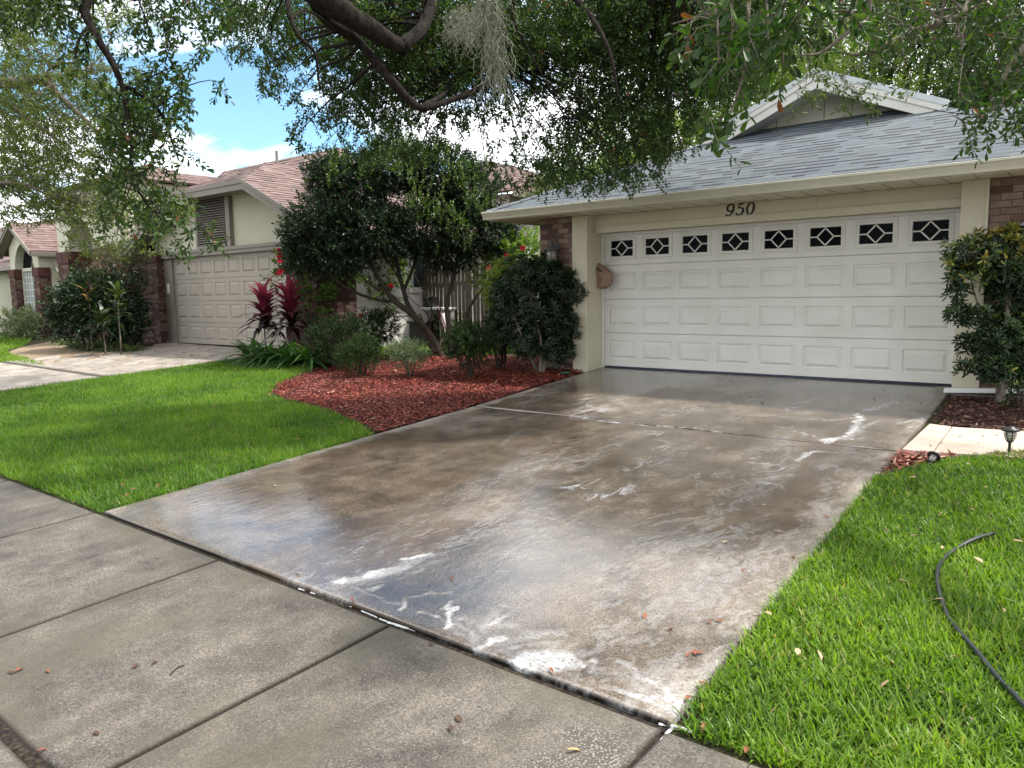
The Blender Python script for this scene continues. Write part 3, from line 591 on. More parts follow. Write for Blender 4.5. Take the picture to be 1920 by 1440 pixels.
def garage_door(parent, x0, y, z0, w, h, mat, windows, name='garage_door', pw=0.50, ph=0.29):
    rows, colsn = 4, 8; sh = h / rows; cw = w / colsn; mb = MB(); g = 0.004
    fm = []
    for r in range(rows):
        za, zb = z0 + r * sh + g, z0 + (r + 1) * sh - g
        zc = (za + zb) / 2; p0, p1 = zc - ph / 2, zc + ph / 2
        if windows and r == rows - 1: p0, p1 = zc - 0.185, zc + 0.165
        xs_ = [x0]
        for c in range(colsn): xc = x0 + (c + 0.5) * cw; xs_ += [xc - pw / 2, xc + pw / 2]
        xs_.append(x0 + w)
        for lo, hi in ((za, p0), (p1, zb)): mb.face([(x0, y, lo), (x0 + w, y, lo), (x0 + w, y, hi), (x0, y, hi)])
        for c in range(0, len(xs_) - 1, 2): mb.face([(xs_[c], y, p0), (xs_[c + 1], y, p0), (xs_[c + 1], y, p1), (xs_[c], y, p1)])
        mb.face([(x0, y, zb), (x0 + w, y, zb), (x0 + w, y + .03, zb), (x0, y + .03, zb)]); mb.face([(x0, y + .03, za), (x0 + w, y + .03, za), (x0 + w, y, za), (x0, y, za)])
        for c in range(colsn):
            xa, xb = xs_[2 * c + 1], xs_[2 * c + 2]
            if windows and r == rows - 1:
                fm.append((xa, xb, p0, p1)); mb.face([(xa, y + .02, p0), (xb, y + .02, p0), (xb, y + .02, p1), (xa, y + .02, p1)])
            else: nested_panel(mb, xa, xb, p0, p1, y, ((0.008, 0.014), (0.022, 0.014), (0.056, -0.005), (0.060, -0.005)))
    mb.box(x0, x0 + w, y + 0.034, y + 0.06, z0, z0 + h)
    door = mb.build(name, mat, parent)
    for xa, xb, p0, p1 in fm:
        f = MB(); o = [(0.0, 0.0), (0.0, -0.012), (0.018, -0.016), (0.026, -0.006), (0.040, -0.010), (0.052, -0.010), (0.058, 0.006)]
        r = [(xa + i, xb - i, p0 + i, p1 - i, y + d) for i, d in o]; pt = lambda q: [(q[0], q[4], q[2]), (q[1], q[4], q[2]), (q[1], q[4], q[3]), (q[0], q[4], q[3])]
        for a, b in zip(r[:-1], r[1:]):
            A, B = pt(a), pt(b)
            for i in range(4): f.face([A[i], A[(i + 1) % 4], B[(i + 1) % 4], B[i]])
        gx0, gx1, gz0, gz1 = xa + .058, xb - .058, p0 + .058, p1 - .058; cx, cz = (gx0 + gx1) / 2, (gz0 + gz1) / 2; hw = 0.105
        B_ = lambda a, b: f.bar((a[0], y - .002, a[1]), (b[0], y - .002, b[1]), 0.016, 0.013, (0, 1, 0))
        B_((gx0, cz), (cx - hw, cz)); B_((cx + hw, cz), (gx1, cz))
        for sx in (-1, 1):
            for sz, e in ((1, gz1), (-1, gz0)): B_((cx + sx * hw, cz), (cx, e - sz * 0.006))
        f.build('window_frame', mat, door)
        g_ = MB(); g_.face([(gx0 - .002, y + .006, gz0 - .002), (gx1 + .002, y + .006, gz0 - .002), (gx1 + .002, y + .006, gz1 + .002), (gx0 - .002, y + .006, gz1 + .002)]); g_.build('window_pane', M['dark_glass'], door)
    return door
def stroke(mb, pts, ws, y, d):
    """one pen stroke of a painted numeral standing on a wall that faces -y"""
    P = [np.array(p) for p in smoothpath([(p[0], 0, p[1]) for p in pts], 5)]; n = len(P); w = np.interp(np.linspace(0, 1, n), np.linspace(0, 1, len(ws)), ws)
    L_ = []; R_ = []
    for i in range(n):
        t = P[min(i + 1, n - 1)] - P[max(i - 1, 0)]; t /= np.linalg.norm(t) + 1e-9; s_ = np.array((-t[2], 0, t[0])) * w[i] / 2
        L_.append(P[i] + s_ + (0, y, 0)); R_.append(P[i] - s_ + (0, y, 0))
    D = np.array((0, d, 0))
    for i in range(n - 1):
        mb.face([L_[i], L_[i + 1], R_[i + 1], R_[i]]); mb.face([L_[i], L_[i] + D, L_[i + 1] + D, L_[i + 1]]); mb.face([R_[i + 1], R_[i + 1] + D, R_[i] + D, R_[i]])
    for a, b in ((L_[0], R_[0]), (R_[-1], L_[-1])): mb.face([a, b, b + D, a + D])
DIG = {'9': [([(.86, .62), (.70, .44), (.38, .40), (.16, .58), (.20, .84), (.48, .99), (.76, .92), (.88, .68), (.80, .36), (.56, .10), (.30, .0), (.12, .06), (.14, .17)], (.06, .08, .13, .19, .17, .09, .13, .2, .19, .12, .08, .14, .17))],
       '5': [([(.92, .97), (.62, .93), (.36, .97)], (.05, .13, .16)), ([(.36, .98), (.28, .60)], (.10, .09)), ([(.28, .58), (.52, .64), (.78, .52), (.82, .28), (.62, .06), (.34, .0), (.12, .10), (.16, .20)], (.07, .09, .17, .20, .13, .09, .14, .16))],
       '0': [([(.56, 1.0), (.28, .84), (.14, .48), (.26, .10), (.50, .0), (.76, .16), (.88, .54), (.80, .88), (.56, 1.0)], (.08, .16, .2, .14, .08, .16, .2, .14, .08))],
       '6': [([(.86, .90), (.60, 1.0), (.28, .78), (.14, .38), (.30, .04), (.62, .02), (.84, .24), (.72, .50), (.44, .54), (.20, .36)], (.14, .09, .15, .2, .15, .09, .19, .14, .08, .06))],
       '8': [([(.52, .53), (.24, .72), (.32, .95), (.60, .99), (.80, .78), (.52, .53), (.18, .28), (.28, .04), (.56, .0), (.84, .22), (.52, .53)], (.1, .17, .11, .09, .17, .11, .19, .12, .09, .19, .1))]}
def numeral(parent, ch, x, y, z, w, h, mat, slant=0.10, fat=1.2):
    mb = MB()
    for pts, ws in DIG[ch]: stroke(mb, [(x + (p[0] + slant * (p[1] - .5)) * w, z + p[1] * h) for p in pts], [q * w * fat for q in ws], y, 0.016)
    return mb.build('house_number', mat, parent)
def lantern(loc, mats, label, out=(0, -1), group=None):
    """carriage lantern: wall plate, curled arm, bell-shaped hood, caged glass"""
    x, y, z = loc; metal, glass = mats; root = empty('wall_lantern', loc, label, 'lantern', group)
    ox, oy = out; c = (x + ox * 0.17, y + oy * 0.17)
    a = MB(); a.lathe((x, y, z), [(0.05, 0), (0.06, 0.006), (0.055, 0.014), (0.03, 0.02)], 14, (ox, oy, 0)); a.build('wall_plate', metal, root, True)
    a = MB(); a.tube(smoothpath([(x + ox * .01, y + oy * .01, z), (x + ox * .05, y + oy * .05, z + .12), (x + ox * .11, y + oy * .11, z + .17), (x + ox * .165, y + oy * .165, z + .13), (c[0], c[1], z + .08)]), 0.011, 8); a.build('arm', metal, root, True)
    a = MB(); a.lathe((c[0], c[1], z), [(0.012, .10), (0.016, .085), (0.03, .07), (0.042, .03), (0.075, 0.0), (0.135, -.045), (0.140, -.056), (0.10, -.050)], 20); a.build('hood', metal, root, True)
    a = MB(); a.lathe((c[0], c[1], z), [(0.085, -.055), (0.082, -.20)], 16); a.build('glass', glass, root, True)
    a = MB()
    for k in range(6): t = k * math.pi / 3; a.tube([(c[0] + .09 * math.cos(t), c[1] + .09 * math.sin(t), z - .05), (c[0] + .086 * math.cos(t), c[1] + .086 * math.sin(t), z - .215)], 0.006, 5)
    a.lathe((c[0], c[1], z), [(0.095, -.205), (0.10, -.212), (0.095, -.225), (0.03, -.235)], 18); a.build('cage', metal, root, True)
    return root

# ================================================================== the house with the wet driveway
H = empty('brick_house', (2.4, 0, 0), 'single storey tan brick house with white garage door and blue-grey shingle roof', 'house')
FY = -0.40
# walls: brick returns beside the garage, main wing to the right, side walls
b = MB(); b.box(-0.97, -0.34, FY, 0.05, -0.1, 2.36); b.box(-0.97, -0.72, 0.05, 9.0, -0.1, 2.36); b.box(5.225, 6.3, FY + .01, 0.25, -0.1, 2.36); b.box(6.05, 6.3, 0.25, 2.2, -0.1, 2.36); b.box(6.3, 17.0, 2.2, 2.45, -0.1, 2.5); b.box(16.75, 17.0, 2.45, 9.0, -.1, 2.5); b.box(-0.72, 16.75, 8.8, 9.0, -.1, 2.5)
b.build('brick_wall', M['brick_tan'], H)
b = MB(); b.box(-0.335, -0.055, FY - .02, 0.0, -0.06, 2.352); p = b.build('door_post', M['trim_cream'], H, bevel=0.004)
b = MB(); b.box(-0.085, -0.050, FY - .035, FY - .021, -0.06, 2.350); b.box(-0.054, -0.042, FY - .01, -0.02, -0.05, 2.12); b.build('corner_trim', M['trim_cream'], p, bevel=0.003)
b = MB(); b.box(4.952, 5.222, FY - .02, 0.0, -0.06, 2.352); p = b.build('door_post', M['trim_cream'], H, bevel=0.004)
b = MB(); b.box(5.190, 5.224, FY - .035, FY - .021, -0.06, 2.350); b.build('corner_trim', M['trim_cream'], p, bevel=0.003)
b = MB(); b.box(-0.053, 3.30, -0.20, 0.10, 2.15, 2.352); b.box(3.303, 4.95, -0.20, 0.10, 2.15, 2.352); hd = b.build('header_board', M['trim_cream'], H, bevel=0.002)
b = MB(); b.box(-0.05, 4.949, -0.225, -0.201, 2.085, 2.185); b.build('header_trim', M['trim_cream'], hd, bevel=0.004)
b = MB(); b.box(-0.048, 4.948, -0.198, 0.0, 2.088, 2.148); b.build('header_return', M['trim_cream'], hd)
b = MB(); b.box(-0.04, -0.004, -0.045, 0.03, 0.0, 2.086); b.box(4.884, 4.95, -0.045, 0.03, 0.0, 2.086); b.box(-0.004, 4.884, -0.045, 0.03, 2.045, 2.086); b.build('door_stop', M['door_white'], H, bevel=0.004)
gd = garage_door(H, 0.0, 0.0, 0.022, 4.88, 2.10, M['door_white'], True)
b = MB(); b.tube([(0.0, 0.004, 0.010), (1.2, 0.0, 0.008), (2.4, 0.003, 0.010), (4.88, 0.0, 0.009)], 0.014, 8); b.build('bottom_seal', plain('blue_seal', (0.03, 0.045, 0.085), 0.5), gd, True)
for i, ch in enumerate('950'): numeral(hd, ch, 2.080 + i * 0.142, -0.204, 2.192, 0.125, 0.152, M['black'], fat=1.5)
# roof: hip with a small gable on top, then the main wing behind
EX0, EX1, EY, EZ, S = -1.58, 6.92, -1.0, 2.48, 0.42
GY = 1.80
zf = lambda y: EZ + S * (y - EY)
rm = MB(); gx0, gx1 = EX0 + (GY - EY), EX1 - (GY - EY); RX = (EX0 + EX1) / 2; RZ = EZ + S * (RX - EX0)
roof_plane(rm, [(EX0, EY, EZ), (EX1, EY, EZ), (gx1 - .30, GY + .30, zf(GY + .3)), (gx0 + .30, GY + .30, zf(GY + .3))], seed=3, dark=0.50)
roof_plane(rm, [(EX0, 9.2, EZ), (EX0, EY, EZ), (gx0, GY, zf(GY)), (gx0, 9.2, zf(GY))], seed=4)
roof_plane(rm, [(EX1, EY, EZ), (EX1, 2.0, EZ), (gx1, 2.0, zf(GY)), (gx1, GY, zf(GY))], seed=5)
roof_plane(rm, [(gx0, 9.2, zf(GY)), (gx0, GY - .28, zf(GY)), (RX, GY - .28, RZ), (RX, 9.2, RZ)], seed=6)
roof_plane(rm, [(gx1, GY - .28, zf(GY)), (gx1, 9.2, zf(GY)), (RX, 9.2, RZ), (RX, GY - .28, RZ)], seed=7)
roof_plane(rm, [(6.2, 1.4, 2.52), (17.5, 1.4, 2.52), (13.4, 5.6, 4.28), (2.7, 5.6, 4.28)], seed=8)
roof_plane(rm, [(17.5, 9.6, 2.52), (-1.58, 9.6, 2.52), (2.7, 5.6, 4.20), (13.4, 5.6, 4.20)], seed=9)
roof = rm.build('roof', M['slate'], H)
# hip caps
for a, bb in (((EX0, EY, EZ), (gx0, GY, zf(GY))), ((EX1, EY, EZ), (gx1, GY, zf(GY)))):
    hc = MB(); a = np.array(a); bb = np.array(bb); n = 22; d = (bb - a) / n
    for k in range(n):
        p0 = a + d * k; p1 = a + d * (k + 1.25); s_ = np.array((d[1], -d[0], 0)); s_ = s_ / np.linalg.norm(s_) * 0.13; dn = np.array((0, 0, -0.13 * S / math.sqrt(2) - .004)); up = np.array((0, 0, 0.022)); u2 = np.array((0, 0, 0.010))
        hc.face([p0 + up, p1 + u2, p1 + s_ + dn + u2, p0 + s_ + dn + up], 0.3 + 0.5 * random.Random(k).random()); hc.face([p0 + up, p0 - s_ + dn + up, p1 - s_ + dn + u2, p1 + u2], 0.3 + 0.5 * random.Random(k + 50).random())
        hc.face([p0 + up, p0 + s_ + dn + up, p0 + s_ + dn, p0], 0.1); hc.face([p0 + up, p0, p0 - s_ + dn, p0 - s_ + dn + up], 0.1)
    hc.build('hip_cap', M['slate'], roof)
# gable of the hip
gyf = GY + 0.12; b = MB()
b.prism([(gx0 + .25, gyf, zf(GY) - .02), (gx1 - .25, gyf, zf(GY) - .02), (RX, gyf, RZ - .06)], (0, 0.05, 0)); gb = b.build('gable_wall', M['gable_board'], H)
for k in range(1, 4): b = MB(); xx = gx0 + (gx1 - gx0) * k / 4; b.box(xx - .004, xx + .004, gyf - .004, gyf, zf(gyf), RZ - 0.1 - abs(xx - RX) * S); b.build('board_joint', M['dark_gap'], gb)
b = MB(); e = GY - .30
for sx, xx in ((-1, gx0), (1, gx1)):
    A = np.array((xx + sx * 0.30, e, zf(GY) - .126)); B = np.array((RX, e, RZ + .0)); dz = np.array((0, 0, -0.175)); th = np.array((0, -0.022, 0))
    b.prism([A, B, B + dz, A + dz], th); b.prism([A + (0, -.022, .035), B + (0, -.022, .035), B + (0, -.022, -.05), A + (0, -.022, -.05)], (0, -0.016, 0))
    b.prism([A + (0, .0, -.165), B + (0, .0, -.165), B + (0, .55, -.165), A + (0, .55, -.165)], (0, 0, 0.012))
b.build('bargeboard', M['door_white'], roof)
b = MB()
for sx, xx in ((-1, gx0), (1, gx1)):
    A = np.array((xx + sx * 0.30, e - .045, zf(GY) - .096)); B = np.array((RX, e - .045, RZ + .030)); b.prism([A, B, B + (0, 0, .085), A + (0, 0, .085)], (0, .03, 0)); b.prism([A + (0, .03, .07), B + (0, .03, .07), B + (0, .14, .07), A + (0, .14, .07)], (0, 0, .014))
b.build('drip_edge', M['metal_edge'], roof)
# eave: fascia, gutter, soffit
b = MB(); b.box(EX0 + .02, EX1 - .02, EY + .02, EY + .05, 2.335, 2.47); b.box(EX0 + .02, EX0 + .05, EY + .05, 9.0, 2.335, 2.47); b.box(EX1 - .05, EX1 - .02, EY + .05, 2.0, 2.335, 2.47); b.build('fascia', M['fascia_cream'], H)
prof = [(0, 2.345), (-0.062, 2.345), (-0.070, 2.375), (-0.098, 2.425), (-0.112, 2.440), (-0.112, 2.462), (-0.104, 2.466), (-0.100, 2.458), (-0.095, 2.44), (0, 2.44)]
b = MB(); b.prism([(EX0 - .03, EY + .018 + p, z) for p, z in prof], (EX1 - EX0 + .06, 0, 0)); g = b.build('gutter', M['fascia_cream'], H)
b = MB()
for i in range(170):
    x_ = random.Random(i).uniform(EX0, EX1) if i % 3 else random.Random(i).uniform(-0.6, 0.9); q = random.Random(i + 900); y_ = EY - .06 + q.uniform(-.03, .05); z_ = 2.466 + q.uniform(0, .008); l = q.uniform(.008, .028); a = q.uniform(0, 3.1)
    b.face([(x_, y_, z_), (x_ + l * math.cos(a), y_ + l * math.sin(a), z_), (x_ + l * math.cos(a + .7), y_ + l * math.sin(a + .7), z_ + .004)], q.random())
b.build('gutter_litter', shingle('litter', [(0, (0.05, 0.03, 0.02)), (0.6, (0.20, 0.11, 0.07)), (1, (0.32, 0.26, 0.16))]), g)['kind'] = 'stuff'
b = MB(); b.box(EX0 + .05, EX1 - .05, EY + .05, 0.12, 2.354, 2.362); b.box(EX0 + .05, -0.70, 0.12, 9.0, 2.354, 2.362); sf = b.build('soffit', M['soffit'], H)
b = MB()
x_ = EX0 + .3
while x_ < EX1 - .1: b.box(x_ - .003, x_ + .003, EY + .06, 0.0, 2.351, 2.3535); x_ += 0.305
b.build('soffit_groove', M['dark_gap'], sf)
lantern((-0.62, FY, 1.90), (M['verdigris'], M['lamp_glass']), 'weathered grey lantern on the brick beside the left garage post, behind the shrub')
lantern((5.66, FY + .01, 1.86), (M['metal_edge'], M['lamp_glass']), 'pale hooded lantern on brick at the frame edge above the yellow-tipped shrub')
# white pipe on the ground by the right door post
t = MB(); q = [(4.90, -0.56, 0.012), (5.6, -0.52, 0.05), (6.6, -0.50, 0.10)]
t.bar(q[0], q[1], 0.075, 0.055); t.bar(np.array(q[1]) - (0.002, 0, 0), q[2], 0.0745, 0.0545)
o = t.build('downspout_pipe', M['white_pvc'], None, bevel=0.008); tag(o, 'white flat downspout pipe lying on the ground at the foot of the right post', 'pipe')
b = MB(); b.prism([(4.98, -0.62, -0.10), (6.9, -0.60, -0.10), (6.9, -0.60, 0.035), (4.98, -0.62, -0.018)], (0, 0.20, 0)); o = b.build('stone_edging', M['walk'], None, bevel=0.006); tag(o, 'low grey concrete edging under the white downspout pipe', 'edging')

# ================================================================== the pale stucco house next door
NZ = 0.07
N = empty('stucco_house', (-10, 2, 0), 'cream stucco house with red brick piers, taupe garage door and rose shingle roofs', 'house')
NY = -0.5
for xa, xb in ((-14.05, -13.03), (-7.45, -6.42)):
    b = MB(); b.box(xa, xb, NY - .22, 0.3, NZ - .1, 2.12); pr = b.build('brick_pier', M['brick_red'], N)
    b = MB(); b.box(xa - .02, xb + .02, NY - .24, 0.3, 2.122, 2.42); b.build('soldier_course', M['brick_soldier'], pr)
b = MB(); b.box(-13.028, -12.62, NY - .03, 0.2, NZ - .05, 2.20); b.box(-7.70, -7.452, NY - .03, 0.2, NZ - .05, 2.20); b.box(-13.008, -7.472, NY - .10, 0.2, 2.202, 2.36); b.box(-13.008, -7.472, NY - .125, NY - .101, 2.29, 2.365); b.build('door_casing', M['taupe'], N, bevel=0.004)
garage_door(N, -12.62, NY + .03, NZ, 4.92, 2.13, M['taupe_door'], False, pw=0.47, ph=0.33)
b = MB(); b.prism([(-13.4, NY, 2.364), (-6.6, NY, 2.364), (-6.6, NY, 2.75), (-8.50, NY, 3.62), (-11.55, NY, 3.62), (-13.6, NY, 2.68)], (0, .2, 0)); b.build('gable_wall', M['stucco'], N)
# louvred vent
b = MB(); vx0, vx1, vz0, vz1 = -11.22, -9.71, 2.372, 3.56; vy = NY - .10
b.box(vx0, vx0 + .07, vy, NY - .002, vz0, vz1); b.box(vx1 - .16, vx1, vy, NY - .002, vz0, vz1); b.box(vx0 + .07, vx1 - .16, vy, NY - .002, vz0, vz0 + .05); b.box(vx0 + .07, vx1 - .16, vy, NY - .002, vz1 - .05, vz1)
lv = b.build('louvre_vent', M['taupe'], N); b = MB(); n = 19
for k in range(n): z_ = vz0 + .06 + k * (vz1 - vz0 - .12) / n; b.prism([(vx0 + .071, vy + .01, z_), (vx0 + .071, vy + .085, z_ + .045), (vx0 + .071, vy + .085, z_ + .055), (vx0 + .071, vy + .01, z_ + .012)], (vx1 - vx0 - .232, 0, 0))
b.build('louvre_slat', M['taupe'], lv)
b = MB(); b.box(vx0 + .06, vx1 - .15, NY - .012, NY - .003, vz0 + .04, vz1 - .04); b.build('vent_back', M['dark_gap'], lv)
for i, ch in enumerate('968'): numeral(N, ch, -12.62 + i * 0.115, NY - .128, 2.235, 0.105, 0.115, M['black'], 0.02)
b = MB(); b.box(-12.90, -12.77, NY - .05, NY - .031, 1.32, 1.58); b.build('keypad', M['door_white'], N, bevel=0.01)
# garage roof with clipped gable
GX, gy = -10.02, -1.0; eL, eR = (-14.25, 2.45), (-5.79, 2.45); cz = 3.68; cw_ = 1.62; az = 4.42; sl = (az - 2.45) / 4.23; cw_ = (az - cz) / sl; hy = 0.66
r = MB(); kw = dict(expo=0.16, wmin=0.2, wmax=0.42, lift=0.014, dark=0.35)
roof_plane(r, [(eL[0], 6, 2.45), (eL[0], gy, 2.45), (GX - cw_, gy, cz), (GX, hy, az), (GX, 6, az)], seed=21, **kw)
roof_plane(r, [(eR[0], gy, 2.45), (eR[0], 6, 2.45), (GX, 6, az), (GX, hy, az), (GX + cw_, gy, cz)], seed=22, **kw)
roof_plane(r, [(GX - cw_, gy, cz), (GX + cw_, gy, cz), (GX, hy, az)], seed=23, **kw)
# main ridge behind the garage, left wing, tall wing at the back
roof_plane(r, [(-14.5, -.2, 2.83), (-6.6, -.2, 2.83), (-9.2, 2.2, 4.86), (-14.5, 2.2, 4.86)], seed=24, **kw); roof_plane(r, [(-6.6, -.2, 2.83), (-6.6, 4.8, 2.83), (-9.2, 2.2, 4.86)], seed=35, **kw)
roof_plane(r, [(-6.6, 4.8, 2.83), (-14.5, 4.8, 2.83), (-14.5, 2.2, 4.86), (-9.2, 2.2, 4.86)], seed=25, **kw)
roof_plane(r, [(-13.9, 0.12, 3.15), (-13.9, 10.0, 3.15), (-20.9, 8.5, 5.72), (-20.9, 2.9, 5.72)], seed=26, **kw)
roof_plane(r, [(-26.5, 10.0, 3.15), (-26.5, 0.12, 3.15), (-20.9, 2.9, 5.72), (-20.9, 8.5, 5.72)], seed=27, **kw)
roof_plane(r, [(-26.5, 0.12, 3.15), (-13.9, 0.12, 3.15), (-20.9, 2.9, 5.72)], seed=28, **kw)
roof_plane(r, [(-18.95, -1.05, 4.36), (-14.1, -1.05, 4.36), (-15.6, .5, 5.0), (-17.4, .5, 5.0)], seed=36, **kw); roof_plane(r, [(-14.1, -1.05, 4.36), (-14.1, 2.0, 4.36), (-15.6, .5, 5.0)], seed=37, **kw); roof_plane(r, [(-18.95, 2.0, 4.36), (-18.95, -1.05, 4.36), (-17.4, .5, 5.0)], seed=38, **kw); roof_plane(r, [(-14.1, 2.0, 4.36), (-18.95, 2.0, 4.36), (-17.4, .5, 5.0), (-15.6, .5, 5.0)], seed=39, **kw)
roof_plane(r, [(-6.1, 5.2, 3.82), (-6.1, 12.2, 3.82), (-9.6, 9.5, 5.3), (-9.6, 8.2, 5.3)], seed=29, **kw)
roof_plane(r, [(-13.0, 5.2, 3.82), (-6.1, 5.2, 3.82), (-9.6, 8.2, 5.3)], seed=30, **kw)
# gable of the window bay
bx0, bx1, by, bz = -22.95, -19.80, -1.25, 2.72; bc = (bx0 + bx1) / 2; bt = 3.66
roof_plane(r, [(bx1, by, bz), (bx1, 3.5, bz), (bc, 3.5, bt), (bc, by, bt)], seed=31, **kw); roof_plane(r, [(bx0, 3.5, bz), (bx0, by, bz), (bc, by, bt), (bc, 3.5, bt)], seed=32, **kw)
roof_plane(r, [(-19.75, -0.55, 2.40), (-18.6, -0.55, 2.40), (-18.6, 0.6, 2.75), (-19.75, 0.6, 2.75)], seed=33, **kw)
roof_plane(r, [(-27.0, -0.6, 2.40), (-22.9, -0.6, 2.40), (-22.9, 2.0, 3.3), (-27.0, 2.0, 3.3)], seed=34, **kw)
nr = r.build('roof', M['rose'], N)
b = MB(); b.tube([(-11.55, 2.0, 4.7), (-11.55, 2.0, 5.05)], 0.04, 8); b.build('vent_pipe', M['taupe'], nr)
b = MB(); b.bar((GX, 1.62, az + .03), (-7.3, .1, 3.16), 0.06, 0.05); b.build('roof_flashing', M['dark_gap'], nr)
def rake(A, B, w=0.20, t=0.03, s_=0.45):
    b = MB(); A = np.array(A, float); B = np.array(B, float); b.prism([A, B, B - (0, 0, w), A - (0, 0, w)], (0, -t, 0)); b.prism([A + (0, -t, .02), B + (0, -t, .02), B + (0, -t, -.07), A + (0, -t, -.07)], (0, -.02, 0))
    if s_: b.prism([A - (0, 0, w - .02), B - (0, 0, w - .02), B + (0, s_, -w + .02), A + (0, s_, -w + .02)], (0, 0, 0.012))
    b.build('fascia', M['taupe'], N)
rake((eL[0], gy, 2.45), (GX - cw_, gy, cz)); rake((GX + cw_, gy, cz), (eR[0], gy, 2.45)); rake((GX - cw_, gy, cz), (GX + cw_, gy, cz)); rake((-14.9, gy + .5, 2.95), (-13.6, gy + .5, 3.60), 0.18)
rake((bx0, by, bz), (bc, by, bt), .15, s_=.25); rake((bc, by, bt), (bx1, by, bz), .15, s_=.25)
for q in ((bx1 - .02, bx1 + .10, by + .01, 1.0, bz - .17, bz - .02), (-19.75, -18.80, -0.66, -0.56, 2.25, 2.40), (-27, -22.95, -0.72, -0.61, 2.25, 2.40), (-6.1, -6.05, 5.2, 12.2, 3.66, 3.80)): MB().box(*q).build('fascia', M['taupe'], N)
b = MB(); b.tube(smoothpath([(-19.55, -0.60, 2.28), (-19.5, -0.60, 2.10), (-19.1, -0.45, 1.95), (-18.75, -0.40, 1.92)]), 0.05, 8); b.build('downpipe', M['stucco'], N, True)
# entry porch: stucco block with an arch, brick to shoulder height
ex0, ex1, ey, et = -18.75, -14.3, -0.85, 0.95; ax0, ax1 = -18.0, -16.35; ac = (ax0 + ax1) / 2; ar = (ax1 - ax0) / 2; az0 = 2.7
arc = [(ac + ar * math.cos(t), az0 + ar * math.sin(t)) for t in np.linspace(math.pi, 0, 13)]
b = MB(); L_ = [(ex0, 0.0), (ax0, 0.0)] + arc[:7] + [(ac, 4.35), (ex0, 4.35)]; R_ = [(ax1, 0.0), (ex1, 0.0), (ex1, 4.35), (ac, 4.35)] + arc[6:]
for pl in (L_, R_): b.prism([(p[0], ey, p[1]) for p in pl], (0, et, 0))
b.box(ex0 + .02, ex0 + .2, ey + et, 2.6, 0, 4.3); b.box(ex1 - .2, ex1 - .02, ey + et, 2.6, 0, 4.3); b.box(ex0 + .2, ex1 - .2, 2.4, 2.6, 0, 4.3); b.build('porch', M['stucco'], N)
for xa, xb in ((ex0, ax0), (ax1, ex1)):
    b = MB(); b.box(xa - .03, xb + .03, ey - .03, ey + et + .03, 0, 2.28); pb = b.build('brick_pier', M['brick_red'], N)
    b = MB(); b.box(xa - .05, xb + .05, ey - .05, ey + et + .05, 2.282, 2.62); b.build('soldier_course', M['brick_soldier'], pb)
# walls: left bay with an arched window, joining walls, right side wall
wx0, wx1, wz = -21.90, -20.30, 2.20; wc = (wx0 + wx1) / 2; wr = (wx1 - wx0) / 2; yb = -1.0
arc = [(wc + wr * math.cos(t), wz + wr * 1.02 * math.sin(t)) for t in np.linspace(math.pi, 0, 13)]
b = MB(); L_ = [(bx0 + .65, -.1), (wx0, -.1)] + arc[:7] + [(wc, 3.36), (bc, bt - .12), (bx0 + .65, bz + .20)]; R_ = [(wx1, -.1), (bx1 - .1, -.1), (bx1 - .1, bz - .06), (wc, 3.36)] + arc[6:]
for pl in (L_, R_): b.prism([(p[0], yb, p[1]) for p in pl], (0, .5, 0))
b.box(bx1 - .3, bx1 - .1, yb + .5, 3.0, -.1, bz - .03); b.box(bx1 - .1, ex0 + .1, -.35, -.15, -.1, 2.4); b.box(-27, bx0 + .70, -.2, 0, -.1, 2.4)
b.build('bay_wall', M['stucco'], N)
for xa, xb in ((bx0 + .62, wx0 + .02), (wx1 - .02, bx1 - .07)):
    b = MB(); b.box(xa, xb, yb - .04, yb + .3, -.1, 1.95); pb = b.build('brick_pier', M['brick_red'], N)
    b = MB(); b.box(xa - .02, xb + .02, yb - .06, yb + .3, 1.952, 2.22); b.build('soldier_course', M['brick_soldier'], pb)
b = MB(); b.prism([(wx0, yb + .24, .55)] + [(wx1, yb + .24, .55)] + [(p[0], yb + .24, p[1]) for p in arc[::-1]], (0, .02, 0)); wv = b.build('arched_window', M['dark_glass'], N)
b = MB(); b.box(wx0, wx0 + .07, yb + .18, yb + .239, .55, wz); b.box(wx1 - .07, wx1, yb + .18, yb + .239, .55, wz); b.box(wx0, wx1, yb + .12, yb + .239, .42, .56); b.box(wx0 + .07, wx1 - .07, yb + .18, yb + .239, wz - .05, wz + .05)
b.tube([(wc - .05, yb + .23, wz + .05), (wc + .35, yb + .23, wz + .6)], .012, 5); b.build('window_frame', M['stucco'], wv)
b = MB(); b.box(wx0 + .07, wx1 - .07, yb + .22, yb + .238, .56, wz - .05); b.build('glass_block', M['glass_block'], wv)
b = MB()
for k in range(1, 8): z_ = .56 + k * (wz - .61) / 8; b.box(wx0 + .07, wx1 - .07, yb + .212, yb + .219, z_ - .008, z_ + .008)
for k in range(1, 7): x_ = wx0 + .07 + k * (wx1 - wx0 - .14) / 7; b.box(x_ - .008, x_ + .008, yb + .210, yb + .2185, .56, wz - .05)
b.build('glass_block_joint', M['door_white'], wv)
b = MB(); b.box(-6.75, -6.55, -0.28, 12.0, -.1, 2.62); b.box(-6.75, -6.55, 5.6, 12.0, 2.62, 3.80); b.box(-12.6, -6.75, 5.6, 5.8, 2.0, 3.80); b.box(-26, -6.75, 11.8, 12.0, -.1, 3.0); b.build('side_wall', M['stucco_pale'], N)
b = MB(); b.box(-26.0, -14.3, .45, 9.7, -.1, 3.20); b.build('wing_wall', M['stucco'], N)
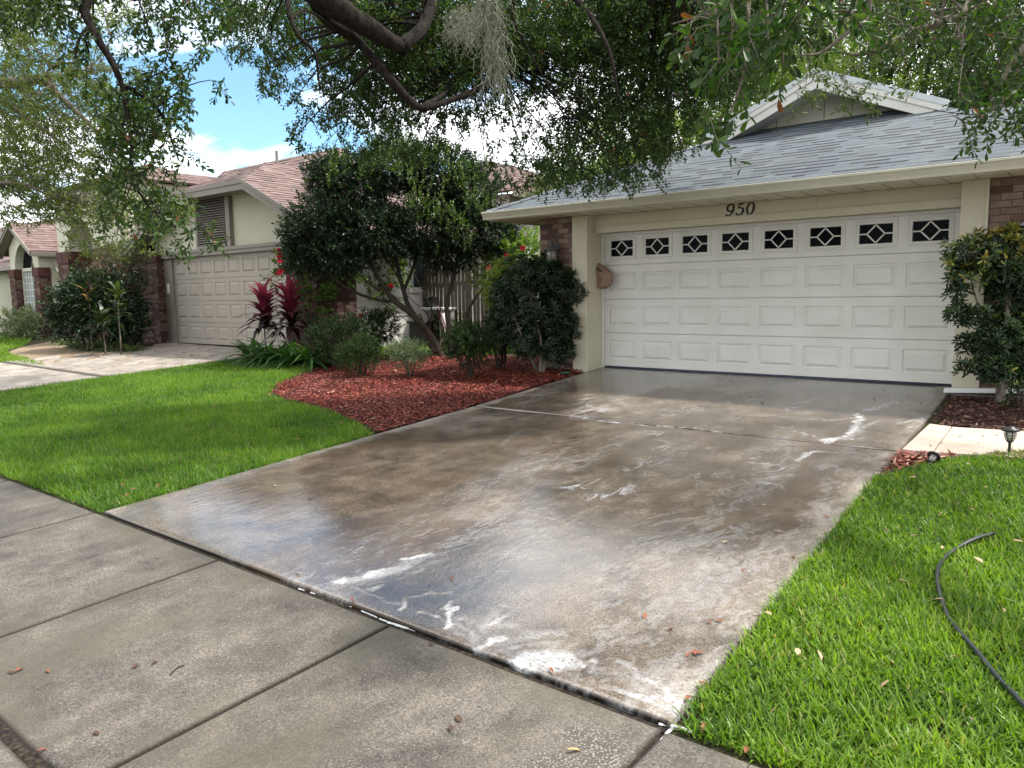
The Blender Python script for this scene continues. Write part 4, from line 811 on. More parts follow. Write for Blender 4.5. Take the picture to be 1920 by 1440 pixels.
b = MB(); b.box(-6.55, -6.50, 1.9, 3.5, 1.24, 1.36); b.box(-6.55, -6.535, -0.25, 5.0, 0.72, 0.76); b.build('sill_band', M['stucco_pale'], N, bevel=.006)
b = MB(); b.box(-6.552, -6.535, 2.05, 3.35, 1.37, 2.15); sw = b.build('side_window', M['window_glass'], N)
b = MB(); b.box(-6.553, -6.52, 2.0, 2.06, 1.36, 2.2); b.box(-6.553, -6.52, 3.34, 3.40, 1.36, 2.2); b.box(-6.553, -6.52, 2.68, 2.72, 1.36, 2.2); b.box(-6.553, -6.52, 2.0, 3.40, 2.15, 2.21); b.build('window_frame', M['metal_edge'], sw)
lantern((-13.72, NY - .22, 2.02), (M['bronze'], M['lamp_glass']), 'bronze carriage lantern on the left brick pier of the stucco house')
# house roof seen beyond on the far left
Fh = empty('red_roofed_house', (-38, 8, 0), 'distant house with a rose red shingle roof at the far left edge', 'house')
r = MB(); roof_plane(r, [(-48, 2.6, 2.9), (-30.5, 2.6, 2.9), (-33.5, 6.0, 5.35), (-46, 6.0, 5.75)], seed=51, expo=0.2, wmin=.3, wmax=.6, lift=.02, dark=.3); roof_plane(r, [(-30.5, 2.6, 2.9), (-30.5, 12, 2.9), (-33.5, 8, 5.35), (-33.5, 6.0, 5.35)], seed=52, expo=0.2, wmin=.3, wmax=.6, lift=.02, dark=.3)
r.build('roof', M['rose'], Fh); b = MB(); b.box(-47.5, -31, 3.0, 11.5, -.2, 2.85); b.build('wall', M['stucco'], Fh)
b = MB(); b.box(-48, -30.5, 2.5, 2.6, 2.72, 2.92); b.build('fascia', M['taupe'], Fh)
# picket fence between the houses
fe = empty('picket_fence', (-3.5, 2.3, 0), 'weathered grey wooden picket fence between the two houses', 'fence')
rg = random.Random(5); x_ = -6.5
while x_ < -0.98:
    w_ = 0.088 + rg.uniform(-.006, .006); b = MB(); tl = rg.uniform(-.012, .012); z1 = 1.83 + rg.uniform(-.03, .03); y_ = 2.3 + rg.uniform(-.004, .004)
    b.prism([(x_, y_, .02), (x_ + w_, y_, .02), (x_ + w_ + tl, y_, z1 - .05), (x_ + w_ * .75 + tl, y_, z1), (x_ + w_ * .25 + tl, y_, z1), (x_ + tl, y_, z1 - .05)], (0, .018, 0)); b.build('picket', M['wood_grey'], fe); x_ += w_ + 0.020 + rg.uniform(-.004, .012)
for z_ in (.35, 1.45): b = MB(); b.box(-6.5, -0.98, 2.325, 2.365, z_ - .045, z_ + .045); b.build('rail', M['wood_grey'], fe)
for xx in (-6.4, -4.3, -2.2, -1.05): b = MB(); b.box(xx - .045, xx + .045, 2.37, 2.46, 0, 1.7); b.build('post', M['wood_grey'], fe)
# ================================================================== leaf geometry (numpy)
def unit(a): return a / (np.linalg.norm(a, axis=-1, keepdims=True) + 1e-9)
def rdir(n, rg): return unit(rg.normal(size=(n, 3)))
def leaves(P, D, Nn, L, Wd, shape='leaf', fold=0.18, droop=0.12):
    """P base, D direction, Nn leaf normal, L length, Wd width -> (V, F)"""
    n = len(P); D = unit(D); S = unit(np.cross(D, Nn)); Nn = np.cross(S, D); L = np.broadcast_to(L, (n,))[:, None]; Wd = np.broadcast_to(Wd, (n,))[:, None]
    q = lambda a, s, h: P + D * (L * a) + S * (Wd * s) + Nn * (L * h)
    if shape == 'leaf':
        V = [q(0, 0, 0), q(.30, -.42, fold * .3), q(.72, -.36, fold * .2 - droop * .5), q(1, 0, -droop), q(.72, .36, fold * .2 - droop * .5), q(.30, .42, fold * .3)]; F = [(0, 3, 2, 1), (0, 5, 4, 3)]
    elif shape == 'obovate':
        V = [q(0, 0, 0), q(.45, -.34, fold * .3), q(.86, -.38, fold * .2 - droop * .5), q(1, 0, -droop), q(.86, .38, fold * .2 - droop * .5), q(.45, .34, fold * .3)]; F = [(0, 3, 2, 1), (0, 5, 4, 3)]
    elif shape == 'diamond':
        V = [q(0, 0, 0), q(.5, -.5, fold * .3), q(1, 0, -droop), q(.5, .5, fold * .3)]; F = [(0, 3, 2, 1)]
    elif shape == 'blade':
        V = [q(0, -.5, 0), q(0, .5, 0), q(.55, .42, -droop * .25), q(.55, -.42, -droop * .25), q(1, .08, -droop), q(1, -.08, -droop)]; F = [(0, 1, 2, 3), (3, 2, 4, 5)]
    elif shape == 'blade1':
        V = [q(0, -.5, 0), q(0, .5, 0), q(1, .12, -droop), q(1, -.12, -droop)]; F = [(0, 1, 2, 3)]
    elif shape == 'strap':
        V = []; F = []
        for i, a in enumerate((0, .25, .5, .75, 1.0)):
            w = (.30, .5, .48, .34, .03)[i]; h = .10 * math.sin(a * 2.4) - droop * a * a; V += [q(a - .18 * droop * a * a, -w, h), q(a - .18 * droop * a * a, w, h)]
        for i in range(4): F.append((2 * i, 2 * i + 1, 2 * i + 3, 2 * i + 2))
    k = len(V); V = np.stack(V, 1).reshape(-1, 3); F = (np.arange(n)[:, None, None] * k + np.array(F)[None]).reshape(-1, 4)
    return V, F, k
def leaf_mesh(name, parts, mat, parent, twigs=None):
    """all leaves (and the fine twigs that carry them) of one crown"""
    VV, FF, TT, o = [], [], [], 0
    for V, F, k, t in parts: VV.append(V); FF.append(F + o); TT.append(np.repeat(t, k)); o += len(V)
    nl = sum(len(f) for f in FF)
    if twigs: VV.append(twigs[0]); FF.append(twigs[1] + o); TT.append(np.zeros(len(twigs[0])))
    me = np_mesh(name, np.concatenate(VV), np.concatenate(FF), dict(tint=np.concatenate(TT)))
    if twigs: mi = np.zeros(len(me.polygons), np.int32); mi[nl:] = 1; me.polygons.foreach_set('material_index', mi)
    return link(name, me, [mat, twigs[2]] if twigs else mat, parent)
def twig_mesh(A, B, ra, rb):
    """three-sided sticks from A to B"""
    n = len(A); D = unit(B - A); S = unit(np.cross(D, np.array((.31, .22, .92)))); T = np.cross(D, S); V = []
    for c, r_ in ((A, ra), (B, rb)):
        for k in range(3): t = k * 2.094; V.append(c + (S * math.cos(t) + T * math.sin(t)) * np.broadcast_to(r_, (n,))[:, None])
    V = np.stack(V, 1).reshape(-1, 3); F = (np.arange(n)[:, None, None] * 6 + np.array([(0, 1, 4, 3), (1, 2, 5, 4), (2, 0, 3, 5)])[None]).reshape(-1, 4); return V, F
def sprays(P, D, rg, k=14, tl=0.28, ll=0.055, lw=0.022, shape='leaf', ang=0.95, jit=0.35, up=0.55, droop=0.12, tint=(0.0, 1.0), curve=-0.10, lvar=.25, centred=False):
    """leafy twigs: leaves set alternately along short drooping stems"""
    n = len(P); D = unit(D)
    if centred: P -= D * tl * .55 + np.array((0, 0, curve * tl * .4))
    t = (np.arange(k) + 0.6)[None, :] / k; t = np.clip(t + rg.normal(0, .03, (n, k)), 0.02, 1)
    side = unit(np.cross(D, rdir(n, rg))); oth = np.cross(D, side); ph = (np.arange(k) * 2.4)[None, :] + rg.uniform(0, 6.28, (n, 1))
    TL = tl * rg.uniform(.7, 1.25, (n, 1)); base = P[:, None] + D[:, None] * (t * TL)[..., None]; base[..., 2] += curve * (t * t * TL)
    s = side[:, None] * np.cos(ph)[..., None] + oth[:, None] * np.sin(ph)[..., None]; a = ang * (1.15 - .5 * t)[..., None]
    d = D[:, None] * np.cos(a) + s * np.sin(a) + rg.normal(0, jit, (n, k, 3)) * .5; nn = np.array((0, 0, 1.0)) * up + rg.normal(0, .45, (n, k, 3)) + s * .2
    m_ = n * k; LL = ll * rg.uniform(1 - lvar, 1 + lvar, m_); V, F, kk = leaves(base.reshape(-1, 3), d.reshape(-1, 3), nn.reshape(-1, 3), LL, lw / ll * LL, shape, droop=droop)
    tn = np.clip(rg.normal(.45, .2, m_) + np.repeat(rg.normal(0, .12, n), k), 0, 1) * (tint[1] - tint[0]) + tint[0]
    tip = P + D * TL; tip[:, 2] += curve * TL[:, 0]
    return (V, F, kk, tn), tip
def rosettes(P, D, rg, k=8, ll=0.08, lw=0.028, shape='obovate', spread=1.0, tintf=None, droop=.15, lvar=.2):
    n = len(P); D = unit(D); side = unit(np.cross(D, rdir(n, rg))); oth = np.cross(D, side); ph = (np.arange(k) * 2.4)[None, :] + rg.uniform(0, 6.28, (n, 1))
    lv = (np.arange(k) / k)[None, :]; a = (spread * (1.25 - .85 * lv) + rg.normal(0, .12, (n, k)))[..., None]
    s = side[:, None] * np.cos(ph)[..., None] + oth[:, None] * np.sin(ph)[..., None]; d = D[:, None] * np.cos(a) + s * np.sin(a); nn = D[:, None] * np.sin(a) - s * np.cos(a) + rg.normal(0, .1, (n, k, 3))
    base = P[:, None] + D[:, None] * (lv * .25 * ll)[..., None] + s * .006; m_ = n * k; LL = (ll * (1.05 - .35 * lv) * rg.uniform(1 - lvar, 1 + lvar, (n, k))).reshape(-1)
    V, F, kk = leaves(base.reshape(-1, 3), d.reshape(-1, 3), nn.reshape(-1, 3), LL, lw / ll * LL, shape, droop=droop)
    t0 = (tintf(P) if tintf else np.full(n, .4))[:, None] + rg.normal(0, .13, (n, k)) + .16 * lv
    return V, F, kk, np.clip(t0.reshape(-1), 0, 1)
def in_ellipsoids(E, n, rg, shell=0.55):
    """n points in a union of ellipsoids (centre, radii), mostly near the skin; also outward directions"""
    w = np.array([e[1][0] * e[1][1] + e[1][2] * e[1][0] + e[1][1] * e[1][2] for e in E]); w /= w.sum(); ix = rg.choice(len(E), n, p=w)
    C = np.array([e[0] for e in E], float)[ix]; Rr = np.array([e[1] for e in E], float)[ix]; d = rdir(n, rg); rad = 1 - (1 - rg.random(n) ** 0.7) * shell
    rad *= 0.9 + 0.22 * (vnoise(d[:, 0] * 2.6 + 5 + ix, d[:, 1] * 2.6 + d[:, 2] * 2.1 + 9, 3))
    return C + d * Rr * rad[:, None], unit(d / Rr * Rr.min(axis=1, keepdims=True))
def wander(a, b, rg, n=7, amp=.06, sag=0.0):
    a = np.array(a, float); b = np.array(b, float); t = np.linspace(0, 1, n)[:, None]; L_ = np.linalg.norm(b - a); off = np.cumsum(rg.normal(0, amp * L_ / n, (n, 3)), 0); off -= t * off[-1]
    P = a + (b - a) * t + off; P[:, 2] += sag * L_ * (t[:, 0] * (1 - t[:, 0])) * 4; return P
def limb_set(mb, limbs, n=9):
    """limbs: list of (points, r0, r1); returns samples (position, radius)"""
    S = []
    for pts, r0, r1 in limbs:
        P = smoothpath(pts, 7); k = len(P); rr = np.linspace(r0, r1, k) * (1 + .10 * np.array([vnoise(i * .9, r0 * 50, 2) - .5 for i in range(k)])); mb.tube(P, rr, n if r0 > .03 else 6, jit=.22 if r0 > .03 else 0); S += [(p, r_) for p, r_ in zip(P, rr)]
    return S
def connect(mb, S, T, rg, r1=0.003, rmax=.02, amp=.10, sag=0.05, cap=2.2):
    """thin branches from the nearest limb to chosen points"""
    SP = np.array([s[0] for s in S]); SR = np.array([s[1] for s in S])
    for q in T:
        d = np.linalg.norm(SP - q, axis=1); i = int(np.argmin(d + rg.random(len(d)) * .25)); L_ = d[i]
        if L_ < .05: continue
        P = wander(SP[i], q, rg, 6, amp, sag); r0 = min(rmax, SR[i] * .6, .004 + .010 * L_); mb.tube(P, np.linspace(r0, r1, 6), 5, cap=False)

# ================================================================== big live oak over the yard (trunk by the kerb, out of the picture)
rg = np.random.default_rng(11)
def cells(rows, cw=60, y0=0):
    for r_, row in enumerate(rows):
        for c, ch in enumerate(row):
            if ch.isdigit() and ch != '0': yield c * cw, y0 + r_ * cw, int(ch)
def sample_cells(rows, per, d0, d1, rg, pw=1.5, y0=0, cw=60):
    P = []
    for x, y, v in cells(rows, cw, y0):
        n = rg.poisson(per * (v / 9) ** pw)
        for _ in range(n): P.append(at(x + rg.uniform(0, cw), y + rg.uniform(0, cw), rg.uniform(d0, d1)))
    return np.array(P)
OAK = empty('live_oak', (-2.0, -11.4, gz(-2, -11.4)), 'big live oak spreading dark limbs and foliage over the lawn and driveway', 'tree')
tb = (-2.0, -11.4, -0.75); J = at(752, 88, 7.0); K = at(640, 20, 6.6)
crotch = np.array((-1.6, -10.9, 2.4))
limbs = [([tb, (-2.0, -11.3, 0.6), (-1.85, -11.1, 1.7), crotch], .42, .30),
         ([crotch, (-.3, -9.4, 3.6), at(470, -95, 6.4), at(560, -40, 6.5), K, at(700, 58, 6.8), J], .165, .070),
         ([J, at(790, 55, 7.3), at(812, 5, 7.6), at(850, -80, 8.2), at(980, -150, 9)], .070, .035),
         ([at(575, -30, 6.5), at(610, 35, 6.7), at(665, 72, 6.9), at(720, 135, 7.0), at(770, 190, 7.1), at(795, 202, 7.1), at(845, 188, 7.3), at(903, 163, 7.6), at(960, 120, 8.0)], .054, .022),
         ([at(795, 200, 7.1), at(830, 178, 7.5), at(880, 140, 8.2), at(920, 95, 8.8)], .03, .012),
         ([crotch, (0.3, -10.0, 3.3), at(120, -110, 5.0), at(162, -20, 5.0), at(160, 25, 5.0), at(185, 75, 5.0), at(212, 120, 5.05), at(228, 160, 5.1), at(238, 205, 5.1), at(246, 270, 5.1), at(244, 310, 5.1)], .044, .008),
         ([at(228, 160, 5.1), at(250, 170, 5.2), at(300, 210, 5.4), at(335, 300, 5.6)], .018, .006), ([at(170, 45, 5.0), at(150, 70, 4.9), at(140, 110, 4.9)], .014, .006), ([at(244, 300, 5.1), at(262, 360, 5.2), at(290, 400, 5.3), at(330, 425, 5.4)], .012, .004),
         ([at(500, -80, 6.4), at(535, -10, 6.2), at(545, 35, 6.1), at(562, 70, 6.1), at(590, 100, 6.2), at(600, 170, 6.3)], .028, .008), ([at(545, 35, 6.1), at(575, 20, 6.3), at(620, 45, 6.6)], .014, .006),
         ([at(560, -60, 6.3), at(440, -60, 5.6), at(330, -30, 5.2), at(250, 0, 5.0)], .04, .012),
         ([at(850, -80, 8.2), at(1000, -60, 7.4), at(1090, 10, 7.0), at(1140, 90, 6.8), at(1160, 190, 6.8)], .04, .01), ([at(980, -150, 9), at(1150, -120, 8.0), at(1260, -40, 7.2)], .05, .014), ([at(1000, -60, 7.4), at(960, 20, 7.2), at(1000, 110, 7.4), at(1060, 220, 7.6)], .02, .006),
         ([crotch, (-3.2, -9.6, 4.4), (-4.6, -8.2, 5.6), (-5.8, -6.6, 6.6)], .17, .06), ([crotch, (-1.0, -12.4, 4.2), (0.6, -13.2, 5.6), (3.0, -12.8, 6.6)], .2, .06), ([at(560, -40, 6.5), at(640, -260, 7.2), at(820, -420, 8.2), at(1050, -520, 9.4)], .10, .04), ([at(640, -260, 7.2), at(420, -420, 7.6), at(250, -500, 9)], .07, .03)]
tm = MB(); S = limb_set(tm, limbs, 11)
ROWS = ["6532355655688898889999980",
        "0032323345788999999999970",
        "0021352031478776455788860",
        "0005640002355433225885200",
        "0006740001122211234652000",
        "0005420000000002344420000",
        "0002541000000000000000000",
        "0000122000000000000000000"]
near = [list(r_) for r_ in ROWS]; left = [''.join(c if i < 7 else '0' for i, c in enumerate(r_)) for r_ in ROWS]; mid = [''.join(c if 7 <= i else '0' for i, c in enumerate(r_)) for r_ in ROWS]
PA = sample_cells(left, 42, 4.9, 6.0, rg, 1.5); PB = sample_cells(mid, 150, 7.5, 10.2, rg, 1.35)
# the canopy goes on above the picture, clumps added for shade and reflections
def above(n, x0, x1, y0, y1, d0, d1): return np.array([at(rg.uniform(x0, x1), rg.uniform(y0, y1), rg.uniform(d0, d1)) for _ in range(n)])
PC = np.concatenate([above(420, 520, 1250, -260, 0, 6.2, 9.5), above(260, -60, 420, -160, 0, 4.8, 6.4), above(240, 480, 1150, -620, -260, 7.0, 10.5), above(120, 150, 480, -520, -300, 8, 10)])
def droopdir(n, rg, z=-.55): d = rdir(n, rg) * .8; d[:, 2] = d[:, 2] * .5 + z; return d
parts = []; tips = []
for P, kk in ((PA, 15), (PB, 15), (PC, 12)):
    a, tp = sprays(P, droopdir(len(P), rg), rg, k=kk, tl=.20, ll=.045, lw=.025, up=.7, shape='obovate', centred=True); parts.append(a); tips.append((P, tp))
# unseen crown clumps over kerb and street, added to darken the foreground
rgo = np.random.default_rng(13); EO = [((3.2, -12.6, 6.9), (2.4, 1.8, .9)), ((-1.5, -12.6, 6.2), (2.4, 1.8, 1.2)), ((-5.2, -7.0, 7.0), (2.2, 2.2, 1.2)), ((-2.4, -9.4, 6.6), (2.6, 1.8, 1.1)), ((1.4, -10.6, 6.2), (2.4, 1.6, .9))]
PO, DO = in_ellipsoids(EO, 1500, rgo, .8); ao, to = sprays(PO, DO * .5 + droopdir(len(PO), rgo, -.3), rgo, k=12, tl=.45, ll=.085, lw=.040, shape='diamond', up=.7); parts.append(ao); tips.append((PO, to))
A = np.concatenate([t[0] for t in tips]); B = np.concatenate([t[1] for t in tips]); leaf_mesh('crown', parts, M['leaf_oak'], OAK, twig_mesh(A, B, .0035, .0012) + (M['bark_oak'],))
connect(tm, S, np.concatenate([PA[::7], PB[::9], PC[::14]]), rg)
# bare hanging twigs against the sky
for px in (((620, 195), (616, 235), (622, 258)), ((635, 200), (632, 240), (638, 268)), ((400, 40), (380, 75), (372, 95)), ((605, 160), (612, 200), (618, 225))): tm.tube(smoothpath([at(x, y, 6.0) for x, y in px]), .003, 4)
tm.build('trunk', M['bark_oak'], OAK, True)

# Spanish moss
rg = np.random.default_rng(5); n = 200; u = rg.random(n); x0 = 908 + rg.normal(0, 13, n) + 26 * u; P = np.array([at(x, y, d) for x, y, d in zip(x0, -60 + 185 * u, rg.normal(4.6, .05, n))]); k = 11
cur = P.copy(); A = []; B = []; ph_ = rg.uniform(0, 6.28, n); vel = rg.normal(0, .006, (n, 3))
for i in range(k):
    vel = vel * .7 + rg.normal(0, .006, (n, 3)); st = vel.copy(); st[:, 2] -= .020; st[:, 0] += .010 * np.sin(i * 1.7 + ph_); st[:, 1] += .010 * np.cos(i * 1.5 + ph_); A.append(cur.copy()); cur = cur + st; B.append(cur.copy())
V, F = twig_mesh(np.concatenate(A), np.concatenate(B), .0021, .0016); o = link('spanish_moss', np_mesh('spanish_moss', V, F, dict(tint=rg.random(len(V)))), M['moss']); tag(o, 'pale grey Spanish moss hanging in a beard from the oak limb', 'moss')
n = 260; P = np.array([at(x, y, d) for x, y, d in zip(rg.normal(868, 16, n), rg.uniform(10, 70, n), rg.normal(5.2, .1, n))]); A = []; B = []; cur = P
for i in range(5): st = rg.normal(0, .018, (n, 3)); st[:, 2] -= .015; A.append(cur); cur = cur + st; B.append(cur)
V, F = twig_mesh(np.concatenate(A), np.concatenate(B), .0014, .0011); o = link('spanish_moss', np_mesh('spanish_moss', V, F, dict(tint=rg.random(len(V)))), M['moss']); tag(o, 'small thin wisp of Spanish moss left of the big grey beard', 'moss')

# ================================================================== olive oak at the left, in front of the stucco house
rg = np.random.default_rng(21)
T2 = empty('olive_oak', (-13.5, -7.2, gz(-13.5, -7.2)), 'sunlit olive green oak reaching in from the left before the stucco house', 'tree')
D2 = 12.5; tm = MB(); b0 = np.array((-13.5, -7.2, gz(-13.5, -7.2) - .1)); c0 = np.array((-12.8, -6.8, 3.2))
limbs = [([b0, b0 + (0, .1, 1.6), c0], .30, .22), ([c0, at(-140, 120, 12.6), at(-40, 150, 12.4), at(20, 155, 12.3), at(80, 150, 12.3), at(112, 180, 12.3), at(160, 225, 12.3), at(200, 262, 12.2)], .13, .02), ([c0, at(-120, 160, 12.6), at(-30, 178, 12.4), at(30, 205, 12.3), at(80, 242, 12.2), at(120, 270, 12.1)], .09, .015),
         ([at(20, 155, 12.3), at(60, 190, 12.5), at(110, 230, 12.6)], .03, .01), ([at(80, 150, 12.3), at(100, 125, 12.2), at(150, 118, 12.1), at(180, 140, 12)], .03, .01), ([c0, at(-100, 60, 12.8), at(-20, 20, 12.8), at(50, 0, 12.6)], .09, .03), ([c0, at(-150, 300, 12.3), at(-40, 340, 12), at(40, 345, 11.8), at(110, 375, 11.7)], .08, .012), ([c0, (-12.2, -7.5, 5.2), (-10.5, -8.4, 6.6)], .14, .05), ([c0, (-14.5, -6.4, 5.6), (-15.6, -5.6, 7.4)], .14, .05)]
S = limb_set(tm, limbs, 9)
ROWS2 = ["5433200", "6532000", "7665310", "7765410", "7754210", "8763200", "5677420", "0023200"]
P = sample_cells(ROWS2, 112, 11.0, 14.2, rg, 1.35); PC = np.concatenate([above(330, -420, 0, -80, 420, 11.2, 15), above(260, -420, 140, -420, 0, 11.5, 15)])
P = np.concatenate([P, PC]); a, tp = sprays(P, droopdir(len(P), rg, -.15), rg, k=14, tl=.30, ll=.066, lw=.028, up=.8, shape='obovate', centred=True); leaf_mesh('crown', [a], M['leaf_olive'], T2, twig_mesh(P, tp, .005, .002) + (M['bark_grey'],)); connect(tm, S, P[::9], rg, r1=.005, rmax=.03); tm.build('trunk', M['bark_grey'], T2, True)

# ================================================================== laurel oak reaching in from the right, near the camera
rg = np.random.default_rng(31)
T3 = empty('laurel_oak', (10.2, -7.0, gz(10, -7)), 'broad-leaved laurel oak boughs hanging close overhead at the upper right', 'tree')
tm = MB(); b0 = np.array((10.2, -7.0, -.5)); c0 = np.array((9.8, -6.9, 3.1)); a1 = at(1700, -330, 3.9)
limbs = [([b0, b0 + (0, 0, 1.6), c0], .26, .19), ([c0, at(2300, -260, 4.4), a1, at(1520, -200, 3.6), at(1380, -90, 3.5)], .08, .022), ([a1, at(1640, -80, 3.7), at(1625, 30, 3.7), at(1590, 60, 3.7), at(1540, 98, 3.7), at(1500, 104, 3.65)], .02, .004), ([c0, at(2250, -60, 5.6), at(2050, -40, 5.4), at(1960, 40, 5.3), at(1890, 130, 5.2), at(1850, 210, 5.1)], .07, .010), ([at(2050, -40, 5.4), at(1920, -60, 5.0), at(1830, -20, 4.9), at(1790, 70, 4.8)], .03, .008), ([c0, at(2100, -420, 5.4), at(1800, -520, 5.6)], .08, .03)]
for x in (1345, 1375, 1405, 1440, 1470): limbs.append(([at(1400 + (x - 1400) * .6, -110, 3.5), at(x - 8, -30, 3.45), at(x, 40, 3.4), at(x + rg.uniform(-15, 5), 120, 3.4)], .009, .004))
limbs.append(([at(1405, 0, 3.45), at(1400, 110, 3.4), at(1375, 200, 3.38), at(1352, 250, 3.36)], .007, .003)); limbs.append(([at(1300, -60, 3.9), at(1330, 10, 3.9), at(1310, 30, 3.9), at(1260, 45, 4.0)], .008, .003))
S = limb_set(tm, limbs, 9); sp0 = "0" * 21
R3a = [sp0 + "47885410000", sp0 + "36874200000", sp0 + "04520000000", sp0 + "03200000000", sp0 + "01000000000"]
R3b = [sp0 + "00000134577", sp0 + "00000024578", sp0 + "00000000188", sp0 + "00000000167", sp0 + "00000000044"]
PA = sample_cells(R3a, 9.5, 3.1, 4.1, rg, 1.2); PB = sample_cells(R3b, 21, 4.3, 6.0, rg, 1.3)
PX = np.array([at(1345 + rg.normal(0, 8), 246 + rg.normal(0, 8), 3.36) for _ in range(3)]); PA = np.concatenate([PA, PX])
PC = np.concatenate([above(110, 1280, 1560, -260, 0, 3.2, 4.4), above(260, 1560, 2250, -330, 0, 4.2, 6.5), above(140, 1925, 2250, 0, 240, 4.6, 6.4), above(180, 1250, 1950, -620, -260, 4.6, 7.5)])
a, ta = sprays(PA, droopdir(len(PA), rg, -.6), rg, k=8, tl=.17, ll=.066, lw=.032, shape='obovate', up=.35, jit=.5, droop=.16, centred=True); b_, tb_ = sprays(PB, droopdir(len(PB), rg, -.5), rg, k=10, tl=.20, ll=.056, lw=.026, shape='obovate', up=.5, droop=.14, centred=True); c_, tc_ = sprays(PC, droopdir(len(PC), rg, -.5), rg, k=10, tl=.26, ll=.074, lw=.029, shape='obovate', up=.5)
A = np.concatenate([PA, PB, PC]); B = np.concatenate([ta, tb_, tc_]); leaf_mesh('crown', [a, b_, c_], M['leaf_laurel'], T3, twig_mesh(A, B, .003, .0012) + (M['bark_grey'],))
connect(tm, S, np.concatenate([PA[::3], PB[::5], PC[::8]]), rg, r1=.0025, rmax=.012, cap=1); tm.build('trunk', M['bark_grey'], T3, True)
# small-leaved bough over the gable
rg = np.random.default_rng(33); T4 = empty('water_oak', (12.5, -3.5, gz(12, -3)), 'small-leaved bough with pale leaves drooping across the roof gable', 'tree'); tm = MB()
limbs = [([np.array((12.5, -3.5, -.4)), np.array((12.4, -3.5, 2.0)), np.array((12.0, -3.4, 4.2))], .2, .14), ([np.array((12.0, -3.4, 4.2)), at(2150, -120, 7.0), at(1850, 10, 6.6), at(1720, 55, 6.4), at(1660, 85, 6.3), at(1610, 102, 6.3), at(1570, 96, 6.3)], .06, .008), ([at(1660, 85, 6.3), at(1600, 130, 6.3), at(1580, 150, 6.3), at(1620, 190, 6.3)], .007, .003), ([at(1720, 55, 6.4), at(1640, 25, 6.5), at(1560, 60, 6.6), at(1520, 110, 6.5), at(1510, 165, 6.4)], .010, .003), ([np.array((12.0, -3.4, 4.2)), np.array((12.6, -2.6, 6.2))], .12, .05)]
S = limb_set(tm, limbs, 7); R4 = [sp0 + "00003443331", sp0 + "00003444420", sp0 + "00003333100", sp0 + "00000000000"]
P = sample_cells(R4, 17, 5.9, 7.2, rg, 1.2); P = np.concatenate([P, above(240, 1500, 2200, -340, 0, 6.2, 8.5), np.array([at(x + rg.normal(0, 12), y + rg.normal(0, 10), 6.3) for x, y in ((1585, 165), (1600, 185), (1620, 200), (1560, 185), (1515, 180), (1505, 205), (1535, 150), (1640, 190)) for _ in range(3)])])
a, tp = sprays(P, droopdir(len(P), rg, -.3), rg, k=12, tl=.22, ll=.044, lw=.020, shape='obovate', up=.6, tint=(.2, 1), centred=True); leaf_mesh('crown', [a], M['leaf_pale'], T4, twig_mesh(P, tp, .003, .0012) + (M['bark_grey'],)); connect(tm, S, P[::5], rg, r1=.0025, rmax=.012); tm.build('trunk', M['bark_grey'], T4, True)

# ================================================================== trees standing behind the houses
def back_tree(name, label, base, h, ell, n, mat, seed, ls=.13, group=None, k=9, tint=(0, 1), shell=.6, tl=.55):
    rg = np.random.default_rng(seed); x, y = base; z = gz(x, y); root = empty(name, (x, y, z), label, 'tree', group); tm = MB(); top = np.array((x, y, z + h))
    tr = [np.array((x, y, z - .2)), np.array((x + rg.normal(0, .1), y, z + h * .3)), np.array((x + rg.normal(0, .3), y + rg.normal(0, .3), z + h * .6)), top * 1.0]; S = limb_set(tm, [(tr, .035 * h + .05, .03)], 9); E = [(np.array((x, y, z)) + np.array(c), r_) for c, r_ in ell]
    for c, r_ in E: m_ = tr[1] + (tr[2] - tr[1]) * rg.random(); S += limb_set(tm, [(wander(m_, c, rg, 5, .2), .012 * h, .02)], 6)
    P, D = in_ellipsoids(E, n, rg, shell); D = D + rdir(n, rg) * .6; a, tp = sprays(P, D, rg, k=k, tl=tl, ll=ls, lw=ls * .45, shape='diamond', up=.6, tint=tint); leaf_mesh('crown', [a], mat, root); connect(tm, S, P[::max(1, n // 60)], rg, r1=.012, rmax=.05); tm.build('trunk', M['bark_dark'], root, True); return root
def blob(rg, n, rx, ry, z0, z1, r0, r1): return [((rg.normal(0, rx * .5), rg.normal(0, ry * .5), rg.uniform(z0, z1)), (rg.uniform(r0, r1), rg.uniform(r0, r1), rg.uniform(r0, r1) * .75)) for _ in range(n)]
q = np.random.default_rng(41); BT = 'trees behind the house'
back_tree('broadleaf_tree', 'tall dark green tree right of the roof gable, sky showing through', (1.6, 22), 13, blob(q, 15, 4.5, 4, 4.5, 12.5, 1.5, 2.4), 3600, M['leaf_far_dark'], 101, .16, BT)
back_tree('broadleaf_tree', 'lime green bushy tree rising just above the left end of the grey roof', (-6.4, 14.2), 7.2, blob(q, 12, 2.4, 2, 2.4, 6.8, 1.0, 1.7), 4200, M['leaf_lime'], 102, .12, BT)
back_tree('broadleaf_tree', 'tall mid green tree directly behind the gable peak', (-2.6, 25), 15, blob(q, 20, 6, 4, 4, 16, 2.0, 3.0), 5600, M['leaf_far'], 103, .18, BT)
back_tree('broadleaf_tree', 'dark tree between the two roofs in the distance', (-10.6, 17.5), 7.0, blob(q, 11, 3.0, 2.4, 3, 7.0, 1.1, 1.9), 2600, M['leaf_far_dark'], 104, .14, BT)
back_tree('broadleaf_tree', 'dense dark tree at the right edge beyond the main roof', (5.6, 20), 12, blob(q, 13, 4, 4, 4, 12, 1.6, 2.6), 2600, M['leaf_far_dark'], 105, .17, BT)
